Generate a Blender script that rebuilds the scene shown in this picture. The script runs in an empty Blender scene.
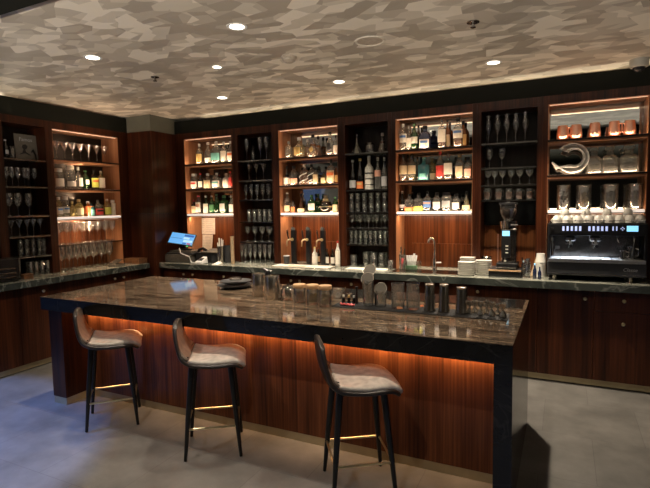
import bpy, math, random
from mathutils import Vector, Matrix
random.seed(7)
sc = bpy.context.scene
COL = sc.collection
PI = math.pi

# ------------------------------------------------------------------ camera
CF = 489.16
CR = Vector((0.89796983, 0.43888166, -0.03270)); CU = Vector((0,0,0)); CFW = Vector((0,0,0))
_pt, _yw, _rl, CH = -0.0787, 0.4554, -0.0174, 1.5969
CFW = Vector((-math.sin(_yw)*math.cos(_pt), math.cos(_yw)*math.cos(_pt), math.sin(_pt)))
_r0 = Vector((math.cos(_yw), math.sin(_yw), 0)); _u0 = _r0.cross(CFW)
CR = _r0*math.cos(_rl) + _u0*math.sin(_rl); CU = CR.cross(CFW)
cd = bpy.data.cameras.new('camera'); cam = bpy.data.objects.new('camera', cd); COL.objects.link(cam)
cd.sensor_width = 36; cd.lens = CF*36/650; cd.clip_start = .02
cam.matrix_world = Matrix(((CR.x, CU.x, -CFW.x, 0), (CR.y, CU.y, -CFW.y, 0), (CR.z, CU.z, -CFW.z, CH), (0, 0, 0, 1)))
sc.camera = cam
sc.view_settings.view_transform = 'Standard'; sc.view_settings.look = 'None'
sc.view_settings.exposure = 0.0; sc.view_settings.gamma = 1; sc.view_settings.use_curve_mapping = False
try:
    sc.cycles.transparent_max_bounces = 40; sc.cycles.max_bounces = 8
    sc.cycles.sample_clamp_indirect = 4; sc.cycles.sample_clamp_direct = 0
    sc.cycles.use_denoising = True
except Exception: pass

# ------------------------------------------------------------------ world
w = bpy.data.worlds.new('world'); sc.world = w; w.use_nodes = True
w.node_tree.nodes['Background'].inputs[0].default_value = (.8, .8, .85, 1)
w.node_tree.nodes['Background'].inputs[1].default_value = .05

# ------------------------------------------------------------------ lights of the room and the added ceiling fill
def area(name, loc, sx, sy, power, col, direction, spread=None, parent=None):
    l = bpy.data.lights.new(name, 'AREA'); l.shape = 'RECTANGLE'; l.size = sx; l.size_y = sy
    l.energy = power; l.color = col
    if spread: l.spread = math.radians(spread)
    o = bpy.data.objects.new(name, l); COL.objects.link(o); o.location = loc
    o.rotation_euler = Vector(direction).to_track_quat('-Z', 'Y').to_euler()
    return o
P_STRIP_UP = 1.5
P_STRIP_DOWN = 4.5
P_STRIP_TOP = .3
P_COVE = 5
P_CEILING_FILL = 330
P_SPOT = 260
P_NEAR = 85
P_ISLAND = 25
WARM = (1, .70, .46); LAMP = (1, .84, .65); DAY = (.33, .50, 1.0)
# daylight through the window of the left wall
area('daylight_left', (-5.34, .75, 1.85), 1.2, 1.1, 1, DAY, (1, .5, -.55))

# ------------------------------------------------------------------ helpers
CH_V = Vector((0, 0, CH))
def solve_x(px, Y, z):           # x of the point of the plane y=Y at height z seen in column px
    k = (px-325)/CF; d = CR - k*CFW
    return -(d.y*Y + d.z*(z-CH))/d.x
def solve_y(px, X, z):
    k = (px-325)/CF; d = CR - k*CFW
    return -(d.x*X + d.z*(z-CH))/d.y
def solve_z(py, x, y):
    k = (244-py)/CF; d = CU - k*CFW
    return CH - (d.x*x + d.y*y)/d.z
def on_z(px, py, z):
    d = CFW + CR*(px-325)/CF + CU*(244-py)/CF
    t = (z-CH)/d.z
    return (d.x*t, d.y*t)
def mpp(x, y, z): return Vector((x, y, z-CH)).dot(CFW)/CF     # metres per pixel there

WP = {}
def origin(o): return WP.get(o.name, Vector((0, 0, 0)))
def tag(o, label=None, cat=None, group=None, kind=None):
    if label: o['label'] = label
    if cat: o['category'] = cat
    if group: o['group'] = group
    if kind: o['kind'] = kind
    return o
def thing(name, label, cat, loc=(0, 0, 0), group=None):
    o = bpy.data.objects.new(name, None); COL.objects.link(o); o.location = loc
    o.empty_display_size = .05
    WP[o.name] = Vector(loc)
    return tag(o, label, cat, group)

class MB:
    def __init__(s): s.v = []; s.f = []; s.sm = []; s.uv = None
    def add(s, vs, fs, smooth=False):
        n = len(s.v); s.v += [tuple(v) for v in vs]; s.f += [tuple(i+n for i in f) for f in fs]; s.sm += [smooth]*len(fs); return s
    def box(s, x0, x1, y0, y1, z0, z1):
        vs = [(x, y, z) for z in (z0, z1) for y in (y0, y1) for x in (x0, x1)]
        return s.add(vs, [(0, 2, 3, 1), (4, 5, 7, 6), (0, 1, 5, 4), (2, 6, 7, 3), (0, 4, 6, 2), (1, 3, 7, 5)])
    def hull8(s, vs):
        return s.add(vs, [(0, 2, 3, 1), (4, 5, 7, 6), (0, 1, 5, 4), (2, 6, 7, 3), (0, 4, 6, 2), (1, 3, 7, 5)])
    def lathe(s, prof, cx=0, cy=0, z=0, n=20, ex=2, sx=1, sy=1, rot=0, closed=False):
        vs = []; fs = []
        for (r, h) in prof:
            for i in range(n):
                a = 2*PI*i/n; c, q = math.cos(a), math.sin(a)
                m = (abs(c)**ex + abs(q)**ex)**(-1/ex) if ex != 2 else 1
                x = r*c*m*sx; y = r*q*m*sy
                vs.append((cx + x*math.cos(rot)-y*math.sin(rot), cy + x*math.sin(rot)+y*math.cos(rot), z+h))
        m = len(prof)
        for j in range(m-1):
            for i in range(n):
                a, b = j*n+i, j*n+(i+1) % n
                fs.append((a, b, b+n, a+n))
        if prof[0][0] > 1e-6 and closed: fs.append(tuple(range(n))[::-1])
        if prof[-1][0] > 1e-6 and closed: fs.append(tuple(range((m-1)*n, m*n)))
        return s.add(vs, fs, True)
    def patch(s, r, z0, z1, cx, cy, z, face, half, ex=2, sx=1, sy=1, n=10):
        vs = []; fs = []
        for rr in (r, r*.93):
            for h in (z0, z1):
                for i in range(n+1):
                    a = face - half + 2*half*i/n; c, q = math.cos(a), math.sin(a)
                    m = (abs(c)**ex + abs(q)**ex)**(-1/ex) if ex != 2 else 1
                    vs.append((cx+rr*c*m*sx, cy+rr*q*m*sy, z+h))
        k = n+1
        for i in range(n):
            fs.append((i, i+1, i+1+k, i+k)); fs.append((2*k+i+1, 2*k+i, 3*k+i, 3*k+i+1))
            fs.append((i+1, i, i+2*k, i+1+2*k)); fs.append((k+i, k+i+1, 3*k+i+1, 3*k+i))
        fs.append((0, k, 3*k, 2*k)); fs.append((n, 2*k+n, 3*k+n, k+n))
        return s.add(vs, fs, True)
    def tube(s, pts, r, n=8, closed=False, cap=True):
        pts = [Vector(p) for p in pts]; m = len(pts); vs = []; fs = []
        rs = r if isinstance(r, (list, tuple)) else [r]*m
        prev = None
        for i, p in enumerate(pts):
            a = pts[(i-1) % m] if (closed or i > 0) else p
            b = pts[(i+1) % m] if (closed or i < m-1) else p
            t = (b-a).normalized()
            if prev is None:
                up = Vector((0, 0, 1)) if abs(t.z) < .9 else Vector((1, 0, 0))
                u = t.cross(up).normalized()
            else:
                u = (prev - t*prev.dot(t)).normalized()
            prev = u; v = t.cross(u)
            for k in range(n):
                an = 2*PI*k/n; vs.append(p + (u*math.cos(an)+v*math.sin(an))*rs[i])
        L = m if closed else m-1
        for i in range(L):
            for k in range(n):
                a = i*n+k; b = i*n+(k+1) % n; c = ((i+1) % m)*n
                fs.append((a, b, c+(k+1) % n, c+k))
        if not closed and cap:
            fs.append(tuple(range(n))[::-1]); fs.append(tuple(range((m-1)*n, m*n)))
        return s.add(vs, fs, True)
    def cyl(s, x, y, z0, z1, r, n=20, r2=None): 
        return s.lathe([(0, z0), (r, z0), (r if r2 is None else r2, z1), (0, z1)], x, y, 0, n)
    def mesh(s, name, off=Vector((0, 0, 0)), mat=None):
        me = bpy.data.meshes.new(name)
        me.from_pydata([tuple(Vector(v)-off) for v in s.v], [], s.f)
        me.polygons.foreach_set('use_smooth', s.sm)
        if mat: me.materials.append(mat)
        me.update(); return me
    def build(s, name, mat, parent=None, loc=None, bevel=0, sharp=None, seg=2):
        off = Vector(loc) if loc is not None else (origin(parent) if parent else Vector((0, 0, 0)))
        me = s.mesh(name, off, mat)
        o = bpy.data.objects.new(name, me); COL.objects.link(o)
        if parent: o.parent = parent; WP[o.name] = off
        else: o.location = off; WP[o.name] = off
        if parent and loc is not None: o.location = Vector(loc)-origin(parent)
        if any(s.sm):
            e = o.modifiers.new('split', 'EDGE_SPLIT'); e.split_angle = math.radians(42)
        if bevel:
            b = o.modifiers.new('bevel', 'BEVEL'); b.width = bevel; b.segments = seg; b.limit_method = 'ANGLE'
        return o
def box(name, mat, x0, x1, y0, y1, z0, z1, parent=None, bevel=0, seg=2):
    m = MB().box(x0, x1, y0, y1, z0, z1)
    loc = None if parent else ((x0+x1)/2, (y0+y1)/2, z0)
    return m.build(name, mat, parent, loc, bevel, seg=seg)
def struct(o): o['kind'] = 'structure'; return o

# ------------------------------------------------------------------ materials
def nodes(name):
    m = bpy.data.materials.new(name); m.use_nodes = True; nt = m.node_tree
    return m, nt, nt.nodes['Principled BSDF'], nt.nodes['Material Output']
def N(nt, t, **k):
    n = nt.nodes.new(t)
    for a, b in k.items(): setattr(n, a, b)
    return n
def ramp(nt, stops, interp='LINEAR'):
    r = N(nt, 'ShaderNodeValToRGB'); r.color_ramp.interpolation = interp
    e = r.color_ramp.elements
    while len(e) < len(stops): e.new(.5)
    for i, (p, c) in enumerate(stops): e[i].position = p; e[i].color = (*c, 1)
    return r
def plain(name, col, rough=.5, metal=0, emit=None, es=1, vary=.12, scale=40, coat=0, spec=None):
    m, nt, b, out = nodes(name)
    tc = N(nt, 'ShaderNodeTexCoord'); no = N(nt, 'ShaderNodeTexNoise'); no.inputs['Scale'].default_value = scale
    nt.links.new(tc.outputs['Object'], no.inputs['Vector'])
    r = ramp(nt, [(.3, tuple(c*(1-vary) for c in col)), (.7, tuple(min(1, c*(1+vary)) for c in col))])
    nt.links.new(no.outputs['Fac'], r.inputs[0]); nt.links.new(r.outputs[0], b.inputs['Base Color'])
    b.inputs['Roughness'].default_value = rough; b.inputs['Metallic'].default_value = metal
    if coat: b.inputs['Coat Weight'].default_value = coat; b.inputs['Coat Roughness'].default_value = .1
    if spec is not None: b.inputs['Specular IOR Level'].default_value = spec
    if emit: b.inputs['Emission Color'].default_value = (*emit, 1); b.inputs['Emission Strength'].default_value = es
    return m
def wood(name, dark, mid, light, rough=.32, sx=9, planks=True):
    m, nt, b, out = nodes(name)
    tc = N(nt, 'ShaderNodeNewGeometry')
    mp = N(nt, 'ShaderNodeMapping'); mp.inputs['Scale'].default_value = (sx, sx, .35)
    nt.links.new(tc.outputs['Position'], mp.inputs[0])
    n1 = N(nt, 'ShaderNodeTexNoise'); n1.inputs['Scale'].default_value = 1; n1.inputs['Detail'].default_value = 3; n1.inputs['Distortion'].default_value = .3
    mp2 = N(nt, 'ShaderNodeMapping'); mp2.inputs['Scale'].default_value = (70, 70, 1.5)
    nt.links.new(tc.outputs['Position'], mp2.inputs[0])
    n2 = N(nt, 'ShaderNodeTexNoise'); n2.inputs['Scale'].default_value = 1; n2.inputs['Detail'].default_value = 4
    nt.links.new(mp.outputs[0], n1.inputs[0]); nt.links.new(mp2.outputs[0], n2.inputs[0])
    mx = N(nt, 'ShaderNodeMath', operation='MULTIPLY_ADD'); mx.inputs[1].default_value = .45
    nt.links.new(n2.outputs['Fac'], mx.inputs[0])
    mm = N(nt, 'ShaderNodeMath', operation='MULTIPLY'); mm.inputs[1].default_value = .6
    nt.links.new(n1.outputs['Fac'], mm.inputs[0]); nt.links.new(mm.outputs[0], mx.inputs[2])
    r = ramp(nt, [(.36, dark), (.52, mid), (.68, light)])
    nt.links.new(mx.outputs[0], r.inputs[0]); nt.links.new(r.outputs[0], b.inputs['Base Color'])
    b.inputs['Roughness'].default_value = rough; b.inputs['Specular IOR Level'].default_value = .28
    bp = N(nt, 'ShaderNodeBump'); bp.inputs['Strength'].default_value = .06; bp.inputs['Distance'].default_value = .004
    nt.links.new(n2.outputs['Fac'], bp.inputs['Height']); nt.links.new(bp.outputs[0], b.inputs['Normal'])
    return m
def stone(name, base, dark, vein, rough=.08, scale=2.2, rotz=.5, stretch=3.5, vw=.035, vamt=.8):
    m, nt, b, out = nodes(name)
    tc = N(nt, 'ShaderNodeNewGeometry')
    mp = N(nt, 'ShaderNodeMapping'); mp.inputs['Rotation'].default_value = (0, 0, rotz); mp.inputs['Scale'].default_value = (scale, scale*stretch, scale*1.5)
    nt.links.new(tc.outputs['Position'], mp.inputs[0])
    n1 = N(nt, 'ShaderNodeTexNoise'); n1.inputs['Scale'].default_value = 1.2; n1.inputs['Detail'].default_value = 8; n1.inputs['Roughness'].default_value = .65; n1.inputs['Distortion'].default_value = .8
    nt.links.new(mp.outputs[0], n1.inputs[0])
    r1 = ramp(nt, [(.35, dark), (.65, base)]); nt.links.new(n1.outputs['Fac'], r1.inputs[0])
    n2 = N(nt, 'ShaderNodeTexNoise'); n2.inputs['Scale'].default_value = .9; n2.inputs['Detail'].default_value = 5; n2.inputs['Distortion'].default_value = 1.4
    nt.links.new(mp.outputs[0], n2.inputs[0])
    s = N(nt, 'ShaderNodeMath', operation='SUBTRACT'); s.inputs[1].default_value = .5; nt.links.new(n2.outputs['Fac'], s.inputs[0])
    a = N(nt, 'ShaderNodeMath', operation='ABSOLUTE'); nt.links.new(s.outputs[0], a.inputs[0])
    r2 = ramp(nt, [(0, (vamt,)*3), (vw, (0, 0, 0))]); nt.links.new(a.outputs[0], r2.inputs[0])
    mix = N(nt, 'ShaderNodeMixRGB'); nt.links.new(r2.outputs[0], mix.inputs[0]); nt.links.new(r1.outputs[0], mix.inputs[1]); mix.inputs[2].default_value = (*vein, 1)
    nt.links.new(mix.outputs[0], b.inputs['Base Color']); b.inputs['Roughness'].default_value = rough; b.inputs['Specular IOR Level'].default_value = .36
    return m
def glassy(name, tint, body=(1, 1, 1), diff=.06, gl=.10, rough=.03):
    m, nt, b, out = nodes(name); nt.nodes.remove(b)
    tr = N(nt, 'ShaderNodeBsdfTransparent'); tr.inputs[0].default_value = (*tint, 1)
    df = N(nt, 'ShaderNodeBsdfTranslucent'); df.inputs[0].default_value = (*body, 1)
    d2 = N(nt, 'ShaderNodeBsdfDiffuse'); d2.inputs[0].default_value = (*body, 1)
    dm = N(nt, 'ShaderNodeMixShader'); dm.inputs[0].default_value = .5
    nt.links.new(df.outputs[0], dm.inputs[1]); nt.links.new(d2.outputs[0], dm.inputs[2])
    m1 = N(nt, 'ShaderNodeMixShader'); m1.inputs[0].default_value = diff
    nt.links.new(tr.outputs[0], m1.inputs[1]); nt.links.new(dm.outputs[0], m1.inputs[2])
    gs = N(nt, 'ShaderNodeBsdfGlossy'); gs.inputs['Roughness'].default_value = rough
    lw = N(nt, 'ShaderNodeLayerWeight'); lw.inputs[0].default_value = .25
    ma = N(nt, 'ShaderNodeMath', operation='MULTIPLY_ADD'); ma.inputs[1].default_value = .7; ma.inputs[2].default_value = gl; ma.use_clamp = True
    nt.links.new(lw.outputs['Fresnel'], ma.inputs[0])
    m2 = N(nt, 'ShaderNodeMixShader'); nt.links.new(ma.outputs[0], m2.inputs[0]); nt.links.new(m1.outputs[0], m2.inputs[1]); nt.links.new(gs.outputs[0], m2.inputs[2])
    nt.links.new(m2.outputs[0], out.inputs[0])
    return m
def ceiling_mat():
    m, nt, b, out = nodes('ceiling_mosaic')
    tc = N(nt, 'ShaderNodeNewGeometry')
    mp = N(nt, 'ShaderNodeMapping'); mp.inputs['Rotation'].default_value = (0, 0, .35); mp.inputs['Scale'].default_value = (5.4, 8.4, 1)
    nt.links.new(tc.outputs['Position'], mp.inputs[0])
    cols = []
    for k, (sc_, off) in enumerate(((1.0, 0), (1.35, 5.3))):
        m2 = N(nt, 'ShaderNodeMapping'); m2.inputs['Location'].default_value = (off, off*.7, 0); m2.inputs['Rotation'].default_value = (0, 0, .5*k)
        m2.inputs['Scale'].default_value = (sc_,)*3
        nt.links.new(mp.outputs[0], m2.inputs[0])
        v = N(nt, 'ShaderNodeTexVoronoi', voronoi_dimensions='2D', distance='EUCLIDEAN'); v.inputs['Scale'].default_value = 1; v.inputs['Randomness'].default_value = .9
        nt.links.new(m2.outputs[0], v.inputs['Vector'])
        sp = N(nt, 'ShaderNodeSeparateColor'); nt.links.new(v.outputs['Color'], sp.inputs[0]); cols.append(sp.outputs[0])
    ad = N(nt, 'ShaderNodeMath', operation='MULTIPLY_ADD'); ad.inputs[1].default_value = .6; nt.links.new(cols[0], ad.inputs[0])
    mu = N(nt, 'ShaderNodeMath', operation='MULTIPLY'); mu.inputs[1].default_value = .4; nt.links.new(cols[1], mu.inputs[0]); nt.links.new(mu.outputs[0], ad.inputs[2])
    r = ramp(nt, [(0, (.38, .33, .265)), (.38, (.48, .425, .345)), (.52, (.59, .53, .435)), (.64, (.74, .67, .56))], 'CONSTANT')
    nt.links.new(ad.outputs[0], r.inputs[0]); nt.links.new(r.outputs[0], b.inputs['Base Color'])
    r3 = ramp(nt, [(0, (.35,)*3), (1, (.6,)*3)]); nt.links.new(cols[1], r3.inputs[0]); nt.links.new(r3.outputs[0], b.inputs['Roughness'])
    return m
def floor_mat():
    m, nt, b, out = nodes('floor_tile')
    tc = N(nt, 'ShaderNodeNewGeometry')
    mp = N(nt, 'ShaderNodeMapping'); mp.inputs['Location'].default_value = (.11, -3.02+6.1, 0)
    nt.links.new(tc.outputs['Position'], mp.inputs[0])
    br = N(nt, 'ShaderNodeTexBrick'); br.inputs['Scale'].default_value = 1; br.inputs['Brick Width'].default_value = .61; br.inputs['Row Height'].default_value = .61
    br.inputs['Mortar Size'].default_value = .0022; br.inputs['Mortar Smooth'].default_value = .2; br.offset = .5
    br.inputs['Color1'].default_value = (.135, .130, .120, 1); br.inputs['Color2'].default_value = (.155, .149, .139, 1); br.inputs['Mortar'].default_value = (.10, .095, .09, 1)
    nt.links.new(mp.outputs[0], br.inputs[0])
    n1 = N(nt, 'ShaderNodeTexNoise'); n1.inputs['Scale'].default_value = 3; n1.inputs['Detail'].default_value = 8; n1.inputs['Roughness'].default_value = .62
    nt.links.new(tc.outputs['Position'], n1.inputs[0])
    r = ramp(nt, [(.32, (.70,)*3), (.68, (1.28,)*3)]); nt.links.new(n1.outputs['Fac'], r.inputs[0])
    mx = N(nt, 'ShaderNodeMixRGB', blend_type='MULTIPLY'); mx.inputs[0].default_value = 1
    nt.links.new(br.outputs['Color'], mx.inputs[1]); nt.links.new(r.outputs[0], mx.inputs[2]); nt.links.new(mx.outputs[0], b.inputs['Base Color'])
    b.inputs['Roughness'].default_value = .42
    return m
def mirror_mat(c=(.42, .43, .41), ro=.02):
    m, nt, b, out = nodes('mirror'); b.inputs['Base Color'].default_value = (*c, 1); b.inputs['Metallic'].default_value = 1
    no = N(nt, 'ShaderNodeTexNoise'); no.inputs['Scale'].default_value = 3
    r = ramp(nt, [(0, (ro,)*3), (1, (ro*2,)*3)]); nt.links.new(no.outputs['Fac'], r.inputs[0]); nt.links.new(r.outputs[0], b.inputs['Roughness'])
    return m
M = {}
M['wood'] = wood('rosewood', (.010, .003, .0016), (.036, .0095, .0036), (.074, .021, .0075))
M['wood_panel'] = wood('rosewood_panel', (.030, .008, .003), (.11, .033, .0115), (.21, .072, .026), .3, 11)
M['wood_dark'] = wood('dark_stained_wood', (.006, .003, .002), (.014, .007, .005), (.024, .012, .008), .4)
M['wood_lip'] = wood('shelf_lip_wood', (.26, .12, .06), (.36, .17, .085), (.46, .23, .12), .35)  # lightened wood, the glow of the strips is put into its colour
M['stone'] = stone('island_marble', (.16, .112, .075), (.018, .013, .010), (.38, .29, .19), .07, 1.9, 1.05, 6, .016, .6)
M['stone_edge'] = stone('black_marble', (.014, .013, .012), (.005, .005, .005), (.05, .045, .04), .14, 1.5, .8, 4, .008, .4)
M['stone_grey_edge'] = stone('counter_stone_edge', (.07, .08, .07), (.02, .025, .023), (.26, .27, .24), .15, 1.7, .3, 3, .02, .6)
M['stone_grey'] = stone('counter_stone', (.36, .36, .30), (.12, .135, .115), (.55, .55, .48), .12, 1.7, .3, 3, .02, .5)  # stone lightened for the light and reflections on the worktop surface
M['ceiling'] = ceiling_mat(); M['floor'] = floor_mat(); M['mirror'] = mirror_mat(); M['mirror_smoked'] = mirror_mat((.05, .045, .04), .3)
M['soffit'] = plain('soffit_paint', (.010, .0105, .0075), .7, scale=3, spec=.12)
M['olive'] = plain('olive_paint', (.11, .11, .085), .5, scale=3)  # paint lightened to carry the light on the column head
M['plaster'] = plain('dark_plaster', (.10, .095, .085), .7, scale=4)
M['brass'] = plain('brushed_brass', (.42, .34, .20), .35, .9, scale=8)
M['brass_bright'] = plain('polished_brass', (.95, .82, .55), .28, 1, scale=8)
M['kick'] = plain('brass_kick', (.42, .35, .22), .4, .6, scale=6)
M['steel'] = plain('brushed_steel', (.66, .61, .54), .27, 1, scale=60, vary=.06)
M['tin'] = plain('shaker_steel', (.46, .43, .38), .24, 1, scale=60)
M['tray_steel'] = plain('tray_steel', (.38, .38, .38), .38, .9, scale=60)
M['steel_dark'] = plain('gunmetal', (.27, .25, .23), .22, 1, scale=60)
M['chrome'] = plain('chrome', (.8, .8, .8), .08, 1, vary=.03)
M['black'] = plain('black_plastic', (.012, .012, .013), .3)
M['rubber'] = plain('black_rubber', (.008, .008, .009), .65)
M['blackmetal'] = plain('black_metal', (.010, .010, .010), .4, .3)
M['leather'] = plain('taupe_leather', (.42, .37, .325), .5, scale=25, vary=.2, spec=.22)
M['leather_back'] = plain('brown_back_leather', (.15, .115, .09), .5, scale=25, vary=.2, spec=.22)  # the seat leather, darkened because the back pad is out of the light
M['leather_dark'] = plain('dark_leather_shell', (.014, .009, .007), .4, scale=25)
M['copper'] = plain('copper', (.97, .55, .40), .36, 1, vary=.05)
M['ceramic'] = plain('white_ceramic', (.72, .70, .64), .25, vary=.04)
M['paper'] = plain('white_paper', (.78, .75, .68), .8, vary=.08)
M['kraft'] = plain('kraft_card', (.42, .30, .18), .8)
M['cork'] = plain('pale_wood_lid', (.55, .34, .18), .6, vary=.2, scale=30)
M['woodbox'] = plain('wooden_box', (.13, .06, .025), .5, vary=.3, scale=20)
M['greybox'] = plain('grey_box', (.10, .09, .075), .5)
M['darkgrey'] = plain('dark_grey', (.035, .036, .038), .35)
M['white'] = plain('white_plastic', (.7, .7, .68), .35, vary=.03)
M['camgrey'] = plain('camera_white', (.35, .33, .28), .5, vary=.03)
M['pink'] = plain('pink_plastic', (.75, .12, .13), .4)
M['red'] = plain('red_plastic', (.45, .02, .02), .35)
M['lens'] = plain('lamp_lens', (1, 1, 1), .5, emit=(1, .86, .66), es=9)
M['led'] = plain('led_strip', (1, 1, 1), .5, emit=(1, .55, .32), es=1.0)
M['led_white'] = plain('led_shelf_edge', (1, 1, 1), .5, emit=(1, .85, .74), es=.75)
M['led_island'] = plain('led_strip_amber', (1, 1, 1), .5, emit=(1, .5, .22), es=1.2)
M['screen'] = plain('screen_blue', (.02, .05, .1), .2, emit=(.16, .50, .95), es=.9, vary=.2, scale=5)
M['screen_dark'] = plain('screen_block', (.01, .03, .1), .2, emit=(.04, .14, .45), es=.9)
M['screen_light'] = plain('screen_pale', (.1, .2, .3), .2, emit=(.5, .75, .9), es=.9)
M['button'] = plain('lit_button', (.5, .55, .7), .3, emit=(.45, .55, .95), es=.8)
M['display'] = plain('lit_display', (.2, .4, .6), .3, emit=(.30, .75, 1), es=1.1)
M['worklight'] = plain('work_light', (1, 1, 1), .3, emit=(.8, .9, 1), es=6)
M['glass'] = glassy('clear_glass', (.96, .97, .96), (1, 1, .97), .045, .22, .06)
M['glass_shelf'] = glassy('shelf_glass', (.85, .88, .85), (.9, .9, .85), .12, .08)
M['window_glass'] = glassy('window_glass', (.9, .93, .95), (.9, .9, .9), .01, .03)
M['bclear'] = glassy('bottle_clear', (.84, .87, .84), (.95, .93, .86), .17, .12)
M['byellow'] = glassy('bottle_pale_yellow', (.85, .80, .52), (.9, .78, .35), .30, .10)
M['bgreen'] = glassy('bottle_green', (.10, .28, .10), (.05, .25, .05), .30, .10)
M['bdark'] = glassy('bottle_dark', (.10, .07, .05), (.02, .015, .01), .5, .10)
M['bteal'] = glassy('bottle_teal', (.20, .55, .62), (.10, .45, .52), .45, .10)
M['bblue'] = glassy('bottle_blue', (.12, .18, .40), (.05, .09, .25), .5, .10)
M['bamber'] = glassy('bottle_amber', (.60, .28, .08), (.55, .20, .05), .40, .10)
M['bbrown'] = glassy('bottle_brown', (.28, .09, .03), (.22, .06, .015), .40, .10)
M['bpink'] = glassy('bottle_pink', (.8, .35, .30), (.7, .2, .18), .4, .10)
M['porcelain'] = plain('bottle_porcelain', (.65, .64, .58), .25, vary=.25, scale=60)
for k, c in dict(lwhite=(.80, .76, .66), lcream=(.72, .58, .36), lred=(.62, .06, .05), lorange=(.80, .22, .07), lblue=(.12, .25, .55), lblack=(.02, .02, .022),
                 lgreen=(.10, .28, .12), lteal=(.20, .55, .50), lgold=(.65, .45, .16), lyellow=(.62, .66, .12), lpink=(.80, .42, .30), lbrown=(.40, .13, .04),
                 lnavy=(.05, .06, .16), lsilver=(.5, .5, .5)).items():
    M[k] = plain('label_'+k[1:] if k[0] == 'l' else k, c, .5, vary=.06, scale=90)
CLB = 'glass'

# ------------------------------------------------------------------ the room
YB, XL = 4.98, -5.0           # front planes of the display bays
ZT, ZF = 2.478, 2.555         # top of the openings, top of the woodwork
ZC = 2.75
XR, YR = 3.2, -4.0
struct(box('floor', M['floor'], -5.6, XR, YR, 5.6, -.06, 0))
struct(box('ceiling', M['ceiling'], -5.6, XR, YR, 5.6, ZC, ZC+.06))
struct(box('wall_back', M['plaster'], -5.6, XR+.1, 5.32, 5.42, 0, ZC))
struct(box('wall_right', M['plaster'], XR, XR+.1, YR, 5.32, 0, ZC))
m = MB()
m.box(-5.44, -5.34, 1.7, 5.32, 0, ZC); m.box(-5.44, -5.34, YR, -.2, 0, ZC); m.box(-5.44, -5.34, -.2, 1.7, 0, 1.15); m.box(-5.44, -5.34, -.2, 1.7, 2.5, ZC)
struct(m.build('wall_left', M['plaster'], None, (-5.39, 2, 0)))
struct(box('wall_front', M['plaster'], -5.6, XR+.1, YR-.1, YR, 0, ZC))
def window(n, x0, x1, y0, y1, z0, z1, along):
    t = thing('window_%d' % n, None, None, ((x0+x1)/2, (y0+y1)/2, z0)); t['kind'] = 'structure'
    m = MB(); e = .05
    if along == 'x':
        m.box(x0, x1, y0, y1, z0, z0+e); m.box(x0, x1, y0, y1, z1-e, z1)
        for a in (x0, (x0+x1)/2-e/2, x1-e): m.box(a, a+e, y0, y1, z0+e, z1-e)
    else:
        m.box(x0, x1, y0, y1, z0, z0+e); m.box(x0, x1, y0, y1, z1-e, z1)
        for a in (y0, (y0+y1)/2-e/2, y1-e): m.box(x0, x1, a, a+e, z0+e, z1-e)
    m.build('window_frame', M['blackmetal'], t)
    g = MB()
    if along == 'x': g.box(x0+e, x1-e, (y0+y1)/2-.004, (y0+y1)/2+.004, z0+e, z1-e)
    else: g.box((x0+x1)/2-.004, (x0+x1)/2+.004, y0+e, y1-e, z0+e, z1-e)
    g.build('window_pane', M['window_glass'], t)
window(1, -5.43, -5.36, -.2, 1.7, 1.15, 2.5, 'y')
# added unseen partition behind the viewer, its trough only there to brighten the ceiling
t = thing('light_trough', 'low partition with an upward light trough, behind the viewer', 'partition', (-.8, -1.2, 0))
box('partition_front', M['plaster'], -4.6, 3.0, -1.03, -.97, 0, 1.07, t, .003)
box('trough_bed', M['plaster'], -4.6, 3.0, -1.5, -1.03, 0, .985, t, .003)
box('led_strip', M['led'], -4.5, 2.9, -1.31, -1.29, .985, .99, t)
area('trough_light', (-.8, -1.3, .995), 7.4, .04, P_CEILING_FILL, (1, .89, .74), (0, .8, 1))
# painted soffits over the bays, with a shadow gap that hides the cove strips
SG = 2.675
m = MB(); m.box(-4.62, XR, YB, 5.32, ZF, SG)
struct(m.build('trim_1', M['soffit'], None, (-1, YB, ZF)))
m = MB(); m.box(-5.34, XL, 1.61, 4.557, ZF, SG)
struct(m.build('trim_2', M['soffit'], None, (XL, 3, ZF)))
# lip boards of the soffits
struct(box('trim_3', M['soffit'], -4.60, XR, YB, YB+.015, SG, 2.715))
struct(box('trim_4', M['soffit'], XL-.015, XL, 1.61, 4.557, SG, 2.732))
# dropped bulkhead behind and above the viewer
struct(box('trim_5', M['soffit'], -5.34, XR, YR, 1.61, 2.60, ZC))
area('cove_back', (-1.2, YB+.09, 2.685), 6.0, .03, P_COVE, (1, .83, .58), (0, -1.1, 1))
area('cove_left', (XL-.09, 3.1, 2.685), .03, 2.6, P_COVE*.45, (1, .83, .58), (1.1, 0, 1))
box_ = MB().box(-4.2, 1.8, YB+.08, YB+.10, SG, SG+.006); tag(box_.build('cove_strip', M['led'], None, (-1.2, YB+.09, SG)), 'warm light strip hidden in the gap above the back wall bays', 'light strip')
box_ = MB().box(XL-.10, XL-.08, 1.8, 4.4, SG, SG+.006); tag(box_.build('cove_strip', M['led'], None, (XL-.09, 3.1, SG)), 'warm light strip hidden in the gap above the left wall bays', 'light strip')
# corner column
cx0, cx1, cy0, cy1 = -5.34, -4.60, 4.557, 5.32
t = thing('trim_6', None, None, (-4.95, 4.9, 0)); t['kind'] = 'structure'
box('column_base', M['wood'], cx0, cx1, cy0, cy1, 0, 1.53, t, .003)
box('column_shaft', M['wood'], cx0, cx1, cy0, cy1, 1.537, ZF, t, .003)
box('joint', M['wood_dark'], cx0, cx1-.006, cy0+.006, cy1, 1.53, 1.537, t)
box('column_head', M['olive'], cx0, cx1-.002, cy0+.002, cy1, ZF, ZC, t)

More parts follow.
